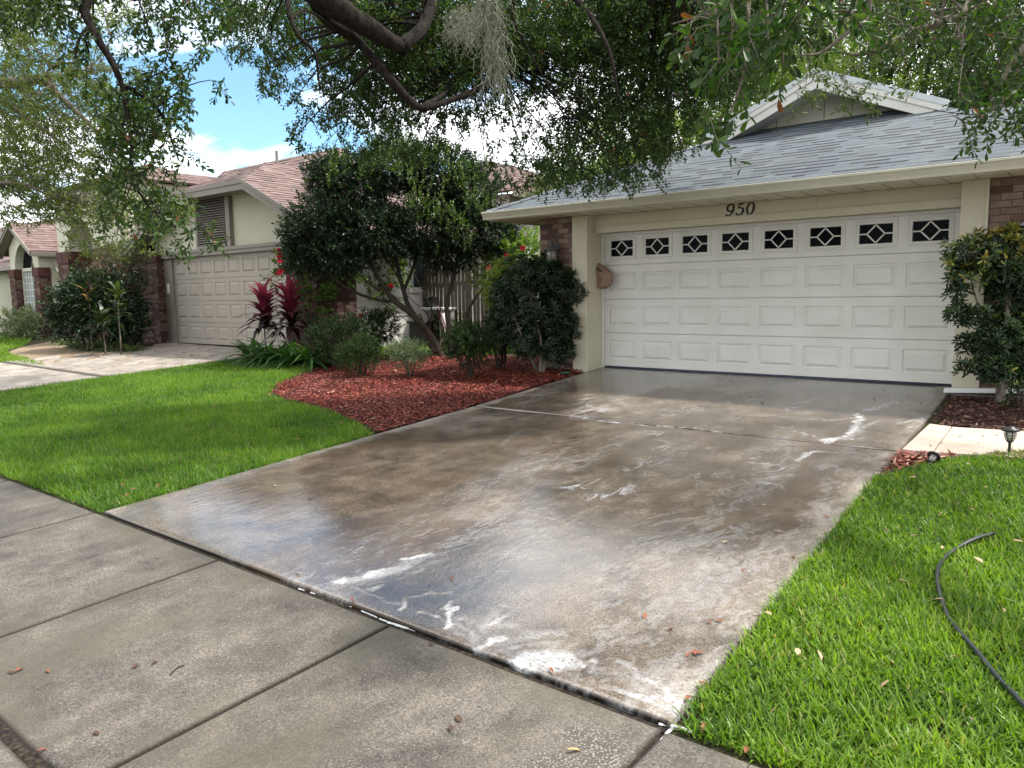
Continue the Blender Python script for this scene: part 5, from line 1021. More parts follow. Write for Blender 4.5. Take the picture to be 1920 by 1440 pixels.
back_tree('broadleaf_tree', 'yellow green tree rising behind the roof hip left of the gable', (-4.2, 18.5), 10, blob(q, 13, 3.0, 2.4, 3.0, 10.0, 1.2, 2.0), 4000, M['leaf_lime'], 106, .13, BT, tint=(0, .7))
back_tree('broadleaf_tree', 'small leafy green tree between the houses in front of the pale rear wing', (-4.6, 6.2), 4.4, blob(q, 8, .9, .8, 3.0, 4.5, .45, .75), 1100, M['leaf_far'], 107, .075, BT, tl=.35)
# ================================================================== the large multi-stemmed shrub tree
rg = np.random.default_rng(51)
b1 = gp(838, 668); b2 = gp(845, 672); Dp = depth_of(b1)
PV = empty('ligustrum_tree', tuple(b1), 'large dark green multi-stemmed shrub with a rounded crown in the red mulch bed', 'shrub')
a_ = lambda x, y, d=0.0: at(x, y, Dp + d)
tm = MB()
limbs = [([a_(832, 676), a_(805, 625), a_(775, 592, -.1), a_(740, 565, -.1), a_(722, 540, -.2), a_(700, 505, -.3), a_(665, 450, -.5), a_(630, 400, -.6)], .075, .02), ([a_(818, 662), a_(785, 605, .1), a_(765, 572, .1), a_(757, 545, .2), a_(745, 500, .2), a_(735, 440, .2), a_(720, 370, .1)], .065, .02),
         ([a_(740, 565, -.1), a_(700, 560, -.3), a_(660, 545, -.5), a_(625, 520, -.7), a_(590, 480, -.8)], .035, .012), ([a_(757, 545, .2), a_(775, 500, .3), a_(790, 440, .4), a_(800, 380, .4)], .035, .012), ([a_(722, 540, -.2), a_(705, 540, -.5), a_(660, 505, -.7), a_(610, 470, -.9)], .028, .01),
         ([a_(848, 676), a_(842, 620, .1), a_(838, 570, .1), a_(850, 520, .2), a_(860, 470, .2), a_(865, 400, .2)], .06, .02), ([a_(852, 660), a_(870, 600, .1), a_(890, 560, .1), a_(915, 530, .2), a_(940, 480, .3)], .042, .012), ([a_(842, 676), a_(828, 620), a_(826, 560), a_(838, 500), a_(836, 440)], .020, .008), ([a_(806, 650, .2), a_(808, 580, .2), a_(818, 520, .2), a_(822, 450, .2)], .022, .008), ([a_(757, 545, .2), a_(735, 500, .5), a_(690, 440, .7)], .022, .008), ([a_(700, 505, -.3), a_(690, 450, -.2), a_(700, 400, 0)], .02, .008)]
S = limb_set(tm, limbs, 10)
E = [(a_(x, y, d), (rx, rx * .95, rz)) for x, y, d, rx, rz in ((610, 420, -.5, .62, .50), (575, 480, -.5, .34, .34), (660, 350, -.2, .70, .50), (740, 310, .1, .72, .42), (820, 325, .2, .70, .48), (885, 360, .2, .55, .45), (700, 430, -.4, .75, .42), (790, 430, 0, .75, .42), (880, 430, .2, .60, .40), (930, 440, .4, .40, .36), (640, 480, -.6, .5, .26), (560, 440, -.4, .28, .3), (840, 480, .3, .45, .2), (620, 330, -.2, .42, .3))]
E = [(c, tuple(1.10 * q for q in r_)) for c, r_ in E]; P, D = in_ellipsoids(E, 8200, rg, .75); D = D * .9 + rdir(len(P), rg) * .5 + np.array((0, 0, .25))
tn = lambda P: .35 + .0 * P[:, 0]
a, tp = sprays(P, D, rg, k=13, tl=.20, ll=.052, lw=.026, shape='leaf', up=.5, tint=(0, .80))
# shoots on the crown top and right side, sunlight put into their pale colour
hi = [(620, 335, -.9), (640, 300, -.7), (700, 275, -.6), (745, 262, -.6), (780, 270, -.6), (730, 320, -.9), (770, 345, -1.0), (790, 380, -1.0), (815, 400, -1.0), (850, 330, -.7), (880, 360, -.7), (905, 395, -.6), (860, 420, -.8), (720, 300, -.8), (690, 330, -.9), (800, 300, -.7), (840, 290, -.6), (870, 455, -.5), (900, 330, -.4), (755, 290, -.8)]
Q = np.array([a_(x + rg.normal(0, 14), y + rg.normal(0, 12), d + rg.normal(0, .12)) for x, y, d in hi for _ in range(18)]); Dq = np.tile((0, 0, 1.0), (len(Q), 1)) + rg.normal(0, .35, (len(Q), 3)); a2, tq = sprays(Q, Dq, rg, k=12, tl=.24, ll=.048, lw=.022, shape='leaf', up=.4, tint=(.80, 1.0), curve=0)
leaf_mesh('crown', [a, a2], M['leaf_privet'], PV, twig_mesh(np.concatenate([P, Q]), np.concatenate([tp, tq]), .004, .0015) + (M['bark_dark'],)); connect(tm, S, P[::24], rg, r1=.004, rmax=.016); tm.build('trunk', M['bark_dark'], PV, True)

# ================================================================== small round bushes in the beds
def bush(name, label, base, ell, n, mat, seed, ll=.03, lw=.016, k=12, tl=.12, stems=5, group=None, tint=(0, 1), shell=.7, cat='bush', shape='leaf', up=.5):
    rg = np.random.default_rng(seed); base = np.array(base, float); root = empty(name, tuple(base), label, cat, group); tm = MB(); E = [(base + np.array(c), r_) for c, r_ in ell]; S = [(base + (0, 0, .05), .01)]
    for i in range(stems): c = E[i % len(E)][0] + rg.normal(0, .08, 3); S += limb_set(tm, [(wander(base + rg.normal(0, .02, 3) * (1, 1, 0) + (0, 0, -.03), c, rg, 5, .15), .014, .005)], 6)
    P, D = in_ellipsoids(E, n, rg, shell); D = D * .8 + rdir(n, rg) * .5 + np.array((0, 0, .3)); a, tp = sprays(P, D, rg, k=k, tl=tl, ll=ll, lw=lw, shape=shape, up=up, tint=tint); leaf_mesh('foliage', [a], mat, root, twig_mesh(P, tp, .0025, .001) + (M['bark_dark'],)); connect(tm, S, P[::max(1, n // 40)], rg, r1=.002, rmax=.008); tm.build('stems', M['bark_dark'], root, True); return root
gB = 'clipped bushes in the red mulch bed'
bush('round_bush', 'dark rounded bush at the left tip of the red mulch bed', gp(634, 692), [((0, 0, .50), (.55, .5, .36)), ((-.25, .05, .55), (.32, .35, .34)), ((.30, .05, .62), (.36, .35, .32))], 900, M['leaf_box'], 61, tint=(0, .75), group=gB)
bush('round_bush', 'dark bush right behind the two small front bushes, before the bin', gp(700, 672), [((0, 0, .55), (.42, .4, .40)), ((.25, .1, .62), (.30, .3, .30))], 620, M['leaf_box'], 62, tint=(0, .7), group=gB)
bush('round_bush', 'feathery mid green bush leaning right of the darkest bush', gp(676, 703), [((0, 0, .32), (.34, .34, .26)), ((.10, 0, .48), (.22, .22, .16))], 460, M['leaf_box'], 63, tint=(.35, 1), ll=.034, lw=.012, group=gB)
bush('round_bush', 'small grey green bush on a short stem in front of the leaning trunks', gp(767, 706), [((0, 0, .36), (.33, .3, .20)), ((-.15, 0, .42), (.18, .2, .13)), ((.18, 0, .40), (.17, .2, .13))], 380, M['leaf_varieg'], 64, tint=(0, .5), ll=.026, lw=.010, group=gB)
bush('round_bush', 'rounded olive bush on a thin stem right of the big trunks', gp(882, 708), [((0, 0, .50), (.40, .36, .30)), ((.12, 0, .58), (.26, .26, .22)), ((-.15, 0, .52), (.24, .26, .26))], 640, M['leaf_box'], 65, tint=(.1, .85), group=gB)
bush('round_bush', 'loose dark bush on bare stems between the round bush and the garage shrub', gp(935, 690), [((0, 0, .55), (.26, .26, .32)), ((.05, 0, .85), (.2, .2, .2))], 330, M['leaf_box'], 66, tint=(0, .7), group=gB)
bush('low_shrub', 'low yellow green shrub behind the leaning trunks by the stucco wall', gp(815, 650), [((0, .2, .40), (.45, .3, .35)), ((.5, .3, .3), (.4, .3, .3))], 260, M['leaf_bright'], 67, ll=.05, lw=.025, tl=.2, tint=(.0, .7))
# hibiscus with red flowers
def flower_at(root, p, r_, rg):
    n = 5; ph = np.arange(n) * 1.2566 + rg.uniform(0, 6); f = unit(CAM - p) + rg.normal(0, .35, 3); f = f / np.linalg.norm(f); s = np.cross(f, (0, 0, 1.0)); s /= np.linalg.norm(s); u = np.cross(s, f)
    D = s[None] * np.cos(ph)[:, None] + u[None] * np.sin(ph)[:, None] + f * .45; V, F, k = leaves(np.tile(p, (n, 1)), D, np.tile(f, (n, 1)), r_, r_ * 1.0, 'obovate', droop=.2); link('flower', np_mesh('flower', V, F, dict(tint=np.repeat(rg.random(n), k))), M['flower'], root)
rg = np.random.default_rng(71); hb = gp(592, 668); dh = depth_of(hb)
HB = bush('hibiscus', 'tall hibiscus with red flowers beside the right brick pier of the stucco house', hb, [(at(548, 490, dh) - hb, (.22, .3, .30)), (at(585, 560, dh) - hb, (.40, .4, .40)), (at(640, 500, dh + .5) - hb, (.45, .4, .4)), (at(520, 528, dh) - hb, (.16, .2, .10))], 230, M['leaf_bright'], 72, ll=.06, lw=.04, tl=.22, tint=(0, .6), cat='shrub')
for x, y in ((523, 470), (524, 482), (525, 489), (528, 507), (523, 512), (592, 655)): flower_at(HB, at(x, y, dh - .45), .062, rg)
hc = gp(905, 650); hc = np.array((-3.2, 1.2, 0.0)); dh = depth_of(hc)
HC = bush('hibiscus', 'sunlit hibiscus with pink-red flowers in front of the picket fence', hc, [(at(960, 470, dh) - hc, (.55, .4, .40)), (at(985, 480, dh) - hc, (.5, .4, .35)), (at(925, 510, dh) - hc, (.4, .3, .3))], 330, M['leaf_bright'], 73, ll=.06, lw=.035, tl=.24, tint=(.3, 1), cat='shrub')
for x, y in ((980, 465), (950, 479), (938, 496), (917, 503)): flower_at(HC, at(x, y, dh - .5), .06, rg)
hd_ = np.array((-5.2, 2.0, 0.05)); dh = depth_of(hd_)
HD = bush('hibiscus', 'hibiscus with a few red flowers seen through the big shrub by the pale wall', hd_, [(at(700, 560, dh) - hd_, (.5, .4, .4)), (at(650, 480, dh) - hd_, (.5, .4, .45)), (at(735, 520, dh) - hd_, (.35, .3, .4)), (at(750, 480, dh) - hd_, (.4, .3, .3))], 240, M['leaf_bright'], 74, ll=.07, lw=.042, tl=.26, tint=(.2, 1), cat='shrub', shell=.9)
for x, y in ((675, 592), (733, 536)): flower_at(HD, at(x, y, dh - .5), .066, rg)
# fan palm by the side wall
pb = np.array((-3.6, 4.6, 0.0)); PM = empty('fan_palm', tuple(pb), 'pale fan palm between the houses under the eave corner', 'palm'); mb = MB(); mb.tube([pb, pb + (0, 0, 1.4), pb + (.05, 0, 2.3)], [.14, .12, .11], 9); mb.build('trunk', M['bark_grey'], PM, True)
rg = np.random.default_rng(75); parts = []; mb = MB()
for i in range(9):
    t = i * .7 + .3; d = np.array((math.cos(t), math.sin(t), .35 + .6 * rg.random())); d /= np.linalg.norm(d); c = pb + (0.05, 0, 2.3); e = c + d * .85; mb.tube([c, (c + e) / 2 + (0, 0, .06), e], .012, 5)
    s = np.cross(d, (0, 0, 1.0)); s /= np.linalg.norm(s); u = np.cross(s, d); k = 26; ph = np.linspace(-2.0, 2.0, k); Dd = d[None] * np.cos(ph)[:, None] + s[None] * np.sin(ph)[:, None]; V, F, kk = leaves(np.tile(e, (k, 1)), Dd, np.tile(u, (k, 1)), .62 * (1 - .12 * np.abs(ph)), .045, 'strap', droop=.28); parts.append((V, F, kk, np.clip(rg.normal(.55, .2, k), 0, 1)))
leaf_mesh('fronds', parts, M['leaf_strap'], PM); mb.build('stalks', M['bark_grey'], PM)
# light shrub with lime tips behind the garage shrub, and the garage shrub
def whorl_shrub(name, label, base, boxes, n, seed, trunk, ll=.085, tipz=None, cat='shrub', lw=.030, mat='leaf_pitto', tintf=None, extra=()):
    rg = np.random.default_rng(seed); root = empty(name, tuple(base), label, cat); tm = MB(); S = limb_set(tm, trunk, 9); P, D = in_ellipsoids(boxes, n, rg, .42); D = D * .75 + np.array((0, 0, .55)) + rdir(n, rg) * .35
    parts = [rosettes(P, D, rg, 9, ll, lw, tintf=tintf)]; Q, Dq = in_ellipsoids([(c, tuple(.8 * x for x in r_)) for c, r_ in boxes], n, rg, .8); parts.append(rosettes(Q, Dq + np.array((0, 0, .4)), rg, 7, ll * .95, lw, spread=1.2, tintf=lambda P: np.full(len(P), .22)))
    leaf_mesh('foliage', parts, M[mat], root); connect(tm, S, np.concatenate([P[::4], Q[::8]]), rg, r1=.004, rmax=.014, sag=-.03); tm.build('trunk', M['bark_grey'], root, True); return root
g1 = gp(1012, 697); d1 = depth_of(g1); a_ = lambda x, y, d=0.0: at(x, y, d1 + d)
whorl_shrub('pittosporum_shrub', 'dark glossy shrub with whorled leaves against the left garage post', g1, [(a_(x, y, d), (r_, r_, r_ * .85)) for x, y, d, r_ in ((985, 515, .1, .36), (1040, 520, 0, .38), (1070, 545, -.1, .26), (960, 570, .2, .36), (1010, 580, 0, .42), (1050, 600, -.1, .30), (1065, 620, -.1, .20), (990, 640, .1, .34), (1045, 655, -.1, .26), (1020, 500, .1, .25), (950, 620, .2, .26), (940, 545, .2, .22))], 800, 81, [([g1 + (0, 0, -.05), a_(1015, 650), a_(1005, 600), a_(990, 540)], .035, .012), ([g1 + (.05, 0, -.05), a_(1030, 640), a_(1040, 580), a_(1045, 530)], .03, .012), ([g1 + (-.1, .1, -.05), a_(985, 650), a_(965, 590)], .025, .01)], ll=.088, tintf=lambda P: .30 + .28 * sstep(1.0, 2.0, P[:, 2]))
l1 = a_(945, 540, .55); bush('lime_shrub', 'bright lime green bush catching the light behind the garage shrub', (l1[0], l1[1], gz(l1[0], l1[1])), [((0, 0, l1[2] + .05), (.34, .3, .30)), ((.1, 0, l1[2] + .3), (.26, .25, .16)), ((-.08, 0, l1[2] - .3), (.22, .2, .26))], 420, M['leaf_lime'], 82, ll=.05, lw=.018, tl=.14, tint=(.3, 1), cat='shrub')
g2 = gp(1876, 752); d2 = depth_of(g2); a_ = lambda x, y, d=0.0: at(x, y, d2 + d)
def tip_t(P):
    z = P[:, 2]; return .46 + .34 * sstep(1.00, 1.55, z) + .42 * (vnoise(P[:, 0] * 5, P[:, 2] * 5 + P[:, 1] * 3, 7) - .35)  # yellow tips, tinted brighter towards the top for the light falling there
E2 = [(a_(x, y, d), (r_, r_ * 1.1, r_ * .75)) for x, y, d, r_ in ((1820, 475, -.1, .26), (1870, 468, 0, .30), (1930, 475, .1, .34), (1810, 520, -.1, .16), (1880, 510, 0, .28), (1940, 530, .1, .32), (1900, 560, .1, .24), (1800, 590, -.15, .12), (1830, 590, -.1, .13), (1880, 610, 0, .22), (1940, 600, .1, .30), (1825, 645, -.1, .15), (1860, 640, -.1, .20), (1910, 650, 0, .24), (1820, 690, -.1, .13), (1860, 690, -.1, .18), (1905, 690, 0, .22), (1960, 660, .1, .3), (1795, 548, -.1, .10), (1960, 480, .1, .3))]
whorl_shrub('topiary_shrub', 'tree-form shrub with yellow-tipped whorled leaves right of the garage door', g2, E2, 700, 83, [([g2 + (0, 0, -.06), a_(1877, 715), a_(1880, 680), a_(1885, 630), a_(1890, 560), a_(1890, 500)], .052, .02), ([a_(1885, 640), a_(1850, 600), a_(1830, 560), a_(1815, 500)], .018, .006), ([a_(1888, 600), a_(1920, 560), a_(1945, 520)], .02, .006), ([a_(1880, 670), a_(1840, 660), a_(1815, 650)], .014, .005), ([a_(1882, 650), a_(1850, 610), a_(1800, 592)], .012, .005), ([a_(1880, 690), a_(1930, 640), a_(1960, 600)], .016, .006)], ll=.088, lw=.030, tintf=tip_t)
bush('seedling', 'small leafy seedling in the brown mulch right of the shrub trunk', gp(1912, 768), [((0, 0, .14), (.10, .1, .09))], 14, M['leaf_pitto'], 84, ll=.06, lw=.022, k=8, tl=.08, cat='plant', stems=3)

# ================================================================== planting by the stucco house
def onground(px, py, y): p = onY(px, py, y); return np.array((p[0], p[1], gz(p[0], p[1])))
def ti_plant(label, base, h, n, mat, seed, ll=.42, lw=.085, t0=.3, group=None, heads=1):
    rg = np.random.default_rng(seed); base = np.array(base, float); root = empty('ti_plant', tuple(base), label, 'plant', group); tm = MB(); tm.tube(wander(base, base + (rg.normal(0, .04), 0, h * .8), rg, 5, .1), [.018, .016, .015, .014, .012], 7); tm.build('stem', M['bark_grey'], root, True)
    k = np.arange(n); f = k / n; P = base + np.stack([rg.normal(0, .01, n), rg.normal(0, .01, n), h * (.45 + .42 * f)], 1); ph = k * 2.4 + rg.uniform(0, 6); el = np.radians(5 + 72 * f + rg.normal(0, 8, n)); D = np.stack([np.cos(ph) * np.cos(el), np.sin(ph) * np.cos(el), np.sin(el)], 1)
    V, F, kk = leaves(P, D, np.stack([-np.cos(ph) * np.sin(el), -np.sin(ph) * np.sin(el), np.cos(el)], 1), ll * rg.uniform(.8, 1.15, n), lw, 'strap', droop=.55); VV, FF, kk, tt = V, F, kk, np.clip(t0 * f * 2.6 - .12 + rg.normal(0, .12, n), 0, 1); leaf_mesh('leaves', [(VV, FF, kk, tt)], M[mat], root); return root
gT = 'red-leaved ti plants'
ti_plant('left one of two crimson ti plants in front of the taupe garage door', onground(500, 660, -1.5), 1.28, 60, 'leaf_ti', 91, .66, .125, .50, gT); ti_plant('crimson ti plant nearest the right brick pier of the stucco house', onground(548, 660, -1.6), 1.34, 60, 'leaf_ti', 92, .66, .125, .48, gT)
ti_plant('pink and green ti plant in the bed before the dark bush', onground(172, 632, -2.5), 1.62, 34, 'leaf_ti_pale', 93, .46, .09, .42); ti_plant('green ti plant with bronze leaves on a bare cane near the brick pier', onground(226, 640, -2.5), 1.60, 26, 'leaf_ti_pale', 94, .44, .10, .22); ti_plant('shorter green ti plant low at the left of the bed', onground(160, 638, -2.55), .95, 22, 'leaf_ti_pale', 95, .40, .08, .14); ti_plant('shorter green ti plant between the tall canes of the bed', onground(196, 640, -2.6), 1.05, 24, 'leaf_ti_pale', 96, .40, .08, .14)
ti_plant('small red bromeliad-like plant at the foot of the left brick pier', gp(256, 650), .32, 18, 'leaf_ti', 97, .26, .045, .36); ti_plant('dark red ti plant at the far left edge by the window', gp(12, 610), .9, 30, 'leaf_ti', 98, .42, .07, .30)
def fern(label, base, seed, n=40, ll=.55, lw=.055, mat='leaf_fern', group=None, name='fern', el0=15, el1=75, cat='fern'):
    rg = np.random.default_rng(seed); base = np.array(base, float); ph = rg.uniform(0, 6.28, n); el = np.radians(rg.uniform(el0, el1, n)); D = np.stack([np.cos(ph) * np.cos(el), np.sin(ph) * np.cos(el), np.sin(el)], 1); P = base + np.stack([np.cos(ph), np.sin(ph), ph * 0], 1) * rg.uniform(0, .10, n)[:, None]
    V, F, k = leaves(P, D, np.stack([-np.cos(ph) * np.sin(el), -np.sin(ph) * np.sin(el), np.cos(el)], 1), ll * rg.uniform(.6, 1.1, n), lw, 'strap', droop=.75); o = link(name, np_mesh(name, V, F, dict(tint=np.repeat(rg.random(n), k))), M[mat]); return tag(o, label, cat, group)
for i, (x, y) in enumerate(((470, 655), (500, 662), (525, 664), (552, 664), (585, 668))): fern('green fern clump at the foot of the crimson ti plants', onground(x, y, -1.9 - .1 * (i % 2)), 111 + i, 64, .85, .07, group='ferns below the ti plants')
for i, (x, y) in enumerate(((120, 640), (135, 646), (152, 645), (170, 650), (188, 650), (206, 652), (226, 650), (246, 652), (140, 638), (182, 643), (215, 644))): fern('pale green strap-leaved lily turf clump along the timber edging', gp(x, y + 6), 131 + i, 60, .46, .030, 'leaf_strap', 'lily turf clumps', 'lily_turf', 10, 70, 'plant')
nb = onground(205, 632, -2.1); dn = depth_of(nb)
bush('loropetalum_bush', 'big dark bush with reddish feathery shoots between porch and left brick pier', nb, [(at(x, y, dn + d) - nb, (r_, r_, r_ * .8)) for x, y, d, r_ in ((150, 575, .4, .6), (195, 552, 0, .62), (232, 556, -.1, .48), (165, 545, .2, .5), (226, 592, -.1, .5), (130, 568, .4, .45), (195, 600, 0, .6), (240, 612, -.1, .42), (138, 605, .3, .45))], 1300, M['leaf_privet'], 151, ll=.085, lw=.045, tl=.3, tint=(.05, .85), cat='bush', k=11)
rg = np.random.default_rng(152); lo = bush('nandina', 'airy shrub with pinkish tips rising above the dark bush', nb + (.1, .3, 0), [(at(x, y, dn + .2) - nb - (.1, .3, 0), (.5, .4, .34)) for x, y in ((200, 490), (225, 500), (250, 505))], 190, M['leaf_ti_pale'], 153, ll=.10, lw=.02, tl=.35, tint=(.1, .9), cat='shrub', k=12)
vb = gp(58, 632); dv = depth_of(vb)
bush('variegated_bush', 'low pale variegated bush below the arched window', vb, [(at(x, y, dv + d) - vb, (.75, .6, .42)) for x, y, d in ((30, 608, 0), (65, 603, .1), (85, 612, -.2), (45, 620, -.2))], 560, M['leaf_varieg'], 154, ll=.08, lw=.035, tl=.25, k=9)
bush('variegated_bush', 'second low variegated bush to the right, near the brick sill', gp(122, 628), [((0, 0, .35), (.6, .5, .35))], 240, M['leaf_varieg'], 155, ll=.07, lw=.03, tl=.22, k=9, tint=(0, .8))
eb = np.array((-24.5, -2.2, .1)); bush('camellia_bush', 'dense green bush at the far left edge beside the arched window', eb, [((0, 0, 1.0), (1.1, .9, .9)), ((-.4, 0, 1.7), (.9, .8, .6)), ((.4, .1, .6), (.7, .7, .6))], 750, M['leaf_bright'], 156, ll=.10, lw=.05, tl=.3, tint=(0, .6), k=9)
bush('background_hedge', 'sunlit hedge glimpsed at the far left beyond the bay window', (-31, 2, 0), [((0, 0, 1.2), (2.5, 1, 1.3)), ((-3, 0, 1.2), (2.5, 1, 1.3))], 500, M['leaf_lime'], 157, ll=.14, lw=.08, tl=.4, k=8, cat='hedge')
# ================================================================== red mulch, lawn, small things
def inpoly(x, y, P):
    r_ = np.zeros(x.shape, bool); n = len(P); j = n - 1
    for i in range(n):
        c = ((P[i][1] > y) != (P[j][1] > y)) & (x < (P[j][0] - P[i][0]) * (y - P[i][1]) / (P[j][1] - P[i][1] + 1e-12) + P[i][0]); r_ ^= c; j = i
    return r_
g2d = lambda px: tuple(gp(*px)[:2])
BED = [(-.30, -.36), (-.02, -.56), (.06, -1.4), (.16, -2.3), (.25, -3.4), (.30, -4.3), (.35, -5.05)] + [g2d(p) for p in ((668, 790), (625, 771), (575, 758), (535, 748), (508, 736), (520, 720), (552, 706), (585, 694))] + [(-5.6, -1.3), (-5.0, -.3), (-3.2, .9), (-1.3, .9), (-1.0, .2), (-.98, -.36)]
def dense(P, n=5): return np.array(smoothpath(list(P) + [P[0]], n)[:-1])
BEDP = np.array(BED)
def flat_patch(name, P, mat, dz, seed=0, kind='structure'):
    P = np.array(P); c = P.mean(0); x0, y0 = P.min(0); x1, y1 = P.max(0); s = .09; X, Y = np.meshgrid(np.arange(x0, x1 + s, s), np.arange(y0, y1 + s, s), indexing='ij'); ny = X.shape[1]
    Z = np.vectorize(gz)(X, Y) + dz + .03 * (fbm(X * 4, Y * 4, seed) - .5); ins = inpoly(X, Y, P); i, j = np.meshgrid(np.arange(X.shape[0] - 1), np.arange(ny - 1), indexing='ij'); a = (i * ny + j).ravel(); F = np.stack([a, a + ny, a + ny + 1, a + 1], 1); I = ins.ravel(); F = F[I[F].sum(1) >= 4]
    return tag(link(name, np_mesh(name, np.stack([X.ravel(), Y.ravel(), Z.ravel()], 1), F), mat, None, True), kind=kind)
flat_patch('mulch_bed', BEDP, M['mulch_red'], -.012, 1)
BR = [(4.97, -.42), (5.02, -1.4), (5.10, -2.20), (5.35, -2.28), (5.8, -2.22), (6.6, -1.95), (8.0, -1.5), (9.5, -1.0), (9.5, -.2), (6.3, -.42)]
flat_patch('mulch_bed', BR, M['mulch_brown'], -.008, 2)  # darker earth colour carries the shade below the shrub
BS = [(5.12, -3.42), (5.12, -3.8), (5.15, -4.3)] + [g2d(p) for p in ((1660, 888), (1700, 876), (1745, 866), (1790, 858), (1850, 852), (1925, 845))] + [(7.2, -3.2), (9.0, -3.0), (9.0, -2.85), (7.2, -3.05), (6.2, -3.22)]
flat_patch('mulch_bed', BS, M['mulch_red'], -.010, 3)
def chips(name, P, n, stops, seed, lo=.025, hi=.07, label=None):
    rg = np.random.default_rng(seed); P = np.array(P); x0, y0 = P.min(0); x1, y1 = P.max(0); X = rg.uniform(x0, x1, n * 3); Y = rg.uniform(y0, y1, n * 3); k = inpoly(X, Y, P); X = X[k][:n]; Y = Y[k][:n]; n = len(X); Z = np.array([gz(a, b) for a, b in zip(X, Y)]) + rg.uniform(-.004, .016, n)
    ph = rg.uniform(0, 6.28, n); D = np.stack([np.cos(ph), np.sin(ph), rg.normal(0, .22, n)], 1); Nn = np.stack([rg.normal(0, .35, n), rg.normal(0, .35, n), np.ones(n)], 1); L_ = rg.uniform(lo, hi, n)
    V, F, kk = leaves(np.stack([X, Y, Z], 1), D, Nn, L_, rg.uniform(.007, .018, n), 'blade', droop=-.06); m_ = shingle(name + '_wood', stops); m_.node_tree.nodes['Principled BSDF'].inputs['Roughness'].default_value = .7
    o = link(name, np_mesh(name, V, F, dict(tint=np.repeat(rg.random(n), kk))), m_); return tag(o, label, 'mulch', None, 'stuff')
RED = [(0.0, (.030, .006, .005)), (.35, (.145, .020, .013)), (.8, (.265, .042, .026)), (.965, (.34, .10, .06)), (1.0, (.42, .28, .18))]
chips('mulch_chips', BEDP, 38000, RED, 1, .018, .055, label='red wood chips covering the large bed under the bushes')
chips('mulch_chips', BEDP * 1.0 + (BEDP - BEDP.mean(0)) * .035, 900, RED, 9, label='stray red chips spilling over the edge of the large bed')
chips('mulch_chips', BR, 6500, [(0.0, (.02, .010, .009)), (.45, (.075, .026, .02)), (.85, (.14, .06, .04)), (1.0, (.36, .24, .14))], 2, label='reddish brown chips with shade in their colour round the right shrub trunk')  # chips coloured darker, the shrub's shade put into the wood stops
chips('mulch_chips', BS, 3400, [(0.0, (.07, .014, .010)), (.4, (.22, .05, .034)), (.8, (.36, .12, .085)), (1.0, (.55, .38, .28))], 3, .03, .09, label='loose bright red chips between the walkway and right lawn')
# stamped paver walkway
def paver_mat():
    t = NT('pavers', .8, .3); v = t.scaled((1, 1, 1), rot=(0, 0, R(38))); b = t.n('TexBrick'); b.inputs['Scale'].default_value = 1; b.inputs['Brick Width'].default_value = .62; b.inputs['Row Height'].default_value = .30; b.inputs['Mortar Size'].default_value = .004
    for nm, c in (('Color1', (.42, .335, .25)), ('Color2', (.37, .31, .27)), ('Mortar', (.20, .16, .13))): b.inputs[nm].default_value = c + (1,)
    t.l(v, b.inputs[0]); n = t.noise(7, 6, .65); t.col(t.mix(t.ramp(n, [(.35, 0.), (.8, .6)]), b.outputs['Color'], (.43, .38, .35))); t.bump(t.noise(60, 5, .7), .35, .006); return t.m
M['pavers'] = paver_mat(); WK = [(5.115, -3.385), (5.10, -2.26), (5.35, -2.31), (5.8, -2.25), (6.6, -1.98), (8.0, -1.5), (9.6, -1.0), (9.6, -2.8), (7.2, -3.02), (6.2, -3.2)]
def poly_slab(name, P, mat, dz, h=.08):
    b = MB(); top = [(x, y, gz(x, y) + dz) for x, y in P]; n = len(P); b.face(top); b.idx([(x, y, z - h) for x, y, z in top] + top, [((i + 1) % n, (i + 1) % n + n, i + n, i) for i in range(n)]); return tag(b.build(name, mat), kind='structure')
poly_slab('path', [(5.115, -3.385), (5.10, -2.26), (5.29, -2.30), (5.345, -3.365)], M['pavers'], .006); poly_slab('path', [(5.353, -3.36), (5.30, -2.305), (5.35, -2.31), (5.8, -2.25), (6.6, -1.98), (8.0, -1.5), (9.6, -1.0), (9.6, -2.8), (7.2, -3.02), (6.2, -3.2)], M['pavers'], .006)
b = MB(); p = g2d((1705, 0 + 798)); b.prism([(6.02, -2.62, gz(0, -2.62) + .007), (6.25, -2.52, gz(0, -2.5) + .007), (6.21, -2.43, gz(0, -2.4) + .007), (5.98, -2.53, gz(0, -2.5) + .007)], (0, 0, .0015)); tag(b.build('path', plain('pink_paver', (.45, .28, .26), .8)), kind='structure')
# neighbour's worn path
patch('path', [gp(*p) for p in ((345, 672), (280, 668), (215, 668), (170, 660), (140, 652), (150, 640), (120, 634), (80, 642), (40, 650), (15, 662), (50, 672), (80, 684), (120, 688))], M['bare_earth'], .004, seed=5)
flat_patch('mulch_bed', [g2d(p) for p in ((345, 672), (290, 662), (225, 664), (180, 655), (140, 645), (130, 634), (100, 626), (20, 636), (0, 620), (300, 625))], M['mulch_brown'], -.004, 6)
tb_ = MB(); q = [gp(102, 642) + (0, 0, .02), gp(150, 652) + (0, 0, .02), gp(200, 660) + (0, 0, .02)]; q2 = [gp(200, 660) + (0, 0, .02), gp(250, 655) + (0, 0, .02), gp(285, 648) + (0, 0, .02)]
for pts, lb in ((q, 'dark curved timber edging in front of the lily turf, left length'), (q2, 'short dark timber edging beside the neighbouring driveway corner')): b = MB(); b.tube(smoothpath(pts), .05, 6); o = b.build('timber_edging', M['bark_dark'], None); tag(o, lb, 'edging')

